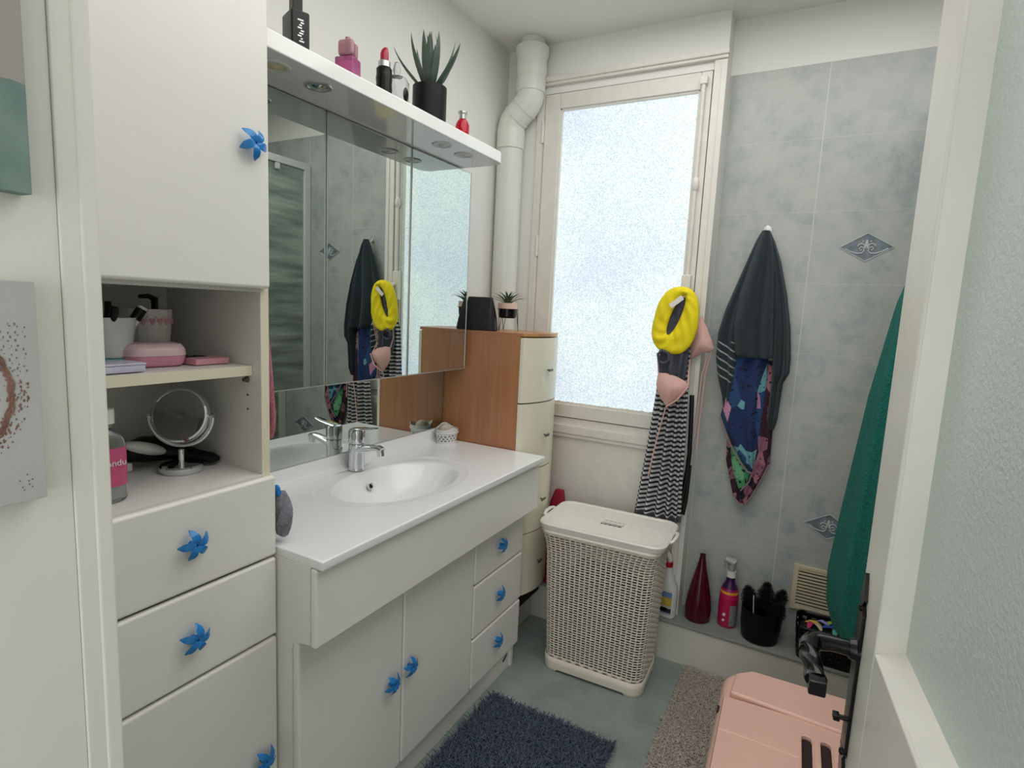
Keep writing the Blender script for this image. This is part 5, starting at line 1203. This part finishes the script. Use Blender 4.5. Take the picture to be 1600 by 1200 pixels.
# backplate
mb = MB(); dbox(mb, 0.010, 0.040, 0, 0.0045, 0.835, 1.030, 0.0015)
px = 0.025
outl = [(0.010, 1.030), (0.013, 1.036), (0.019, 1.042), (0.013, 1.050), (0.020, 1.072), (0.025, 1.084), (0.030, 1.072), (0.037, 1.050), (0.031, 1.042), (0.037, 1.036), (0.040, 1.030)]
a, c = sorted((F(0), F(0.0045))); mb.prism([(p[0], p[1]) for p in outl], 'y', a, c)
outl2 = [(p[0], 0.835 - (p[1] - 1.030)) for p in outl]; mb.prism(outl2[::-1], 'y', a, c)
for z in (1.036, 0.829): mb.ball((0.025, F(0.005), z), 0.005, 10, (1, 0.6, 1))
bp = build('handle_plate', mb, 'blackmetal', dr, local=True)
mb = MB(); zh = 0.977
mb.tube([(0.025, F(0.0), zh), (0.025, F(0.012), zh)], [0.016, 0.013], 24)
path = [(0.025, F(0.010), zh), (0.025, F(0.030), zh + 0.001), (0.025, F(0.046), zh), (0.029, F(0.055), zh - 0.001), (0.040, F(0.060), zh - 0.002), (0.055, F(0.0615), zh - 0.003)]
mb.tube(path, [0.0105, 0.0105, 0.012, 0.013, 0.0132, 0.012], 18)
# twisted grip
rings = []
for k in range(40):
    s = k / 39; x = 0.050 + 0.060 * s; tw = s * 5.2; r = 0.0122 - 0.001 * math.sin(PI * s)
    rings.append([(x, F(0.0615 - 0.004 * s) + (r * (1 + 0.10 * math.cos(3 * a + tw * 2))) * math.cos(a), zh - 0.003 - 0.006 * s + (r * (1 + 0.10 * math.cos(3 * a + tw * 2))) * math.sin(a)) for a in [2 * PI * j / 32 for j in range(32)]])
mb.loft(rings)
a_ = F(0.0575); mb.box(0.108, 0.126, a_ - 0.0095, a_ + 0.0095, zh - 0.0185, zh + 0.0005, 0.002)
build('door_handle', mb, 'blackmetal', bp, local=True)
mb = MB(); mb.tube([(0.025, F(0.004), 0.877), (0.025, F(0.020), 0.877)], [0.0035, 0.003], 10); a, c = sorted((F(0.012), F(0.020))); mb.box(0.019, 0.031, a, c, 0.873, 0.881, 0.001); build('thumb_turn', mb, 'blackmetal', bp, local=True)

# ============================================================ CANVASES IN THE HALLWAY
def planks():
    s = NT('teal_planks'); sp = s.n('ShaderNodeSeparateXYZ'); s.l(s.coord(), sp.inputs[0])
    n = s.noise(30, 4); z = s.math('ADD', sp.outputs[2], s.math('MULTIPLY', n, 0.01))
    top = s.math('GREATER_THAN', z, 0.092)
    ln_ = s.math('LESS_THAN', s.math('FRACT', s.math('MULTIPLY', s.math('ADD', sp.outputs[1], 0.3), 30.0)), 0.06)
    c = s.mix(top, s.ramp(n, [(0.3, '#6d857f'), (0.7, '#829891')]), '#a19e99'); c = s.mix(ln_, c, '#4f615c')
    s.set(Base_Color=c, Roughness=0.8); return s.m
M['planks'] = planks()
o = build('wall_canvas', MB().box(-0.0085, 0.0085, -0.1, 0.1, 0, 0.2, 0.001), 'planks'); o.location = (-0.609, 0.138, 1.477); wl[o.name] = (0, 0, 0)
tag(o, 'upper canvas print with teal planks on the hallway wall', 'picture')
M['canvas'] = mat('grey_canvas', '#b8b9b9', 0.85, var=0.06, vscale=12, bump=0.2, bscale=400)
M['wreath'] = mat('dried_rose_wreath_print', '#8c6a5f', 0.9, var=0.4, vscale=60)
t = thing('wall_canvas', 'lower grey canvas print with a rose twig wreath on the hallway wall', 'picture', (-0.609, 0.138, 1.211))
build('canvas', MB().box(-0.0085, 0.0085, -0.1, 0.0975, 0, 0.193, 0.001), 'canvas', t, local=True)
mb = MB(); rnd = random.Random(5)
for s in range(5):
    pts_ = []
    for k in range(40):
        a = -1.3 + 2.9 * k / 39; r = 0.058 + 0.0015 * math.sin(k * 1.3 + s * 2) + 0.0007 * s
        pts_.append((0.0087, 0.020 + r * math.cos(a) * 0.95, 0.098 + r * math.sin(a)))
    mb.tube(pts_, 0.0007, 5)
for k in range(110):
    a = rnd.gauss(-0.45, 0.35); r = 0.060 + rnd.uniform(-0.004, 0.012); y = 0.020 + r * math.cos(a) * 0.95; z = 0.098 + r * math.sin(a)
    mb.ball((0.0087, y, z), rnd.uniform(0.0003, 0.0010), 6, (0.2, 1, 1.6))
build('wreath_print', mb, 'wreath', t, local=True)
mb = MB(); 
for row in range(6):
    for k in range(18):
        z = 0.158 - 0.0038 * k + rnd.uniform(-0.001, 0.001); y = 0.062 + 0.005 * row + 0.0015 * (k % 2)
        if rnd.random() < 0.75: mb.box(0.0085, 0.0087, y - 0.0002 - 0.0012 * rnd.random(), y + 0.0001, z - 0.0016 * rnd.random() - 0.0003, z + 0.0005)
M['ink'] = mat('faded_pink_ink', '#86777a', 0.9, var=0); build('faded_script', mb, 'ink', t, local=True)
mb = MB()
for k in range(8): mb.ball((0.0087, 0.082 + rnd.uniform(-0.006, 0.006), 0.016 + rnd.uniform(-0.007, 0.01)), 0.0007, 6, (0.2, 1, 1))
build('corner_print', mb, 'wreath', t, local=True)
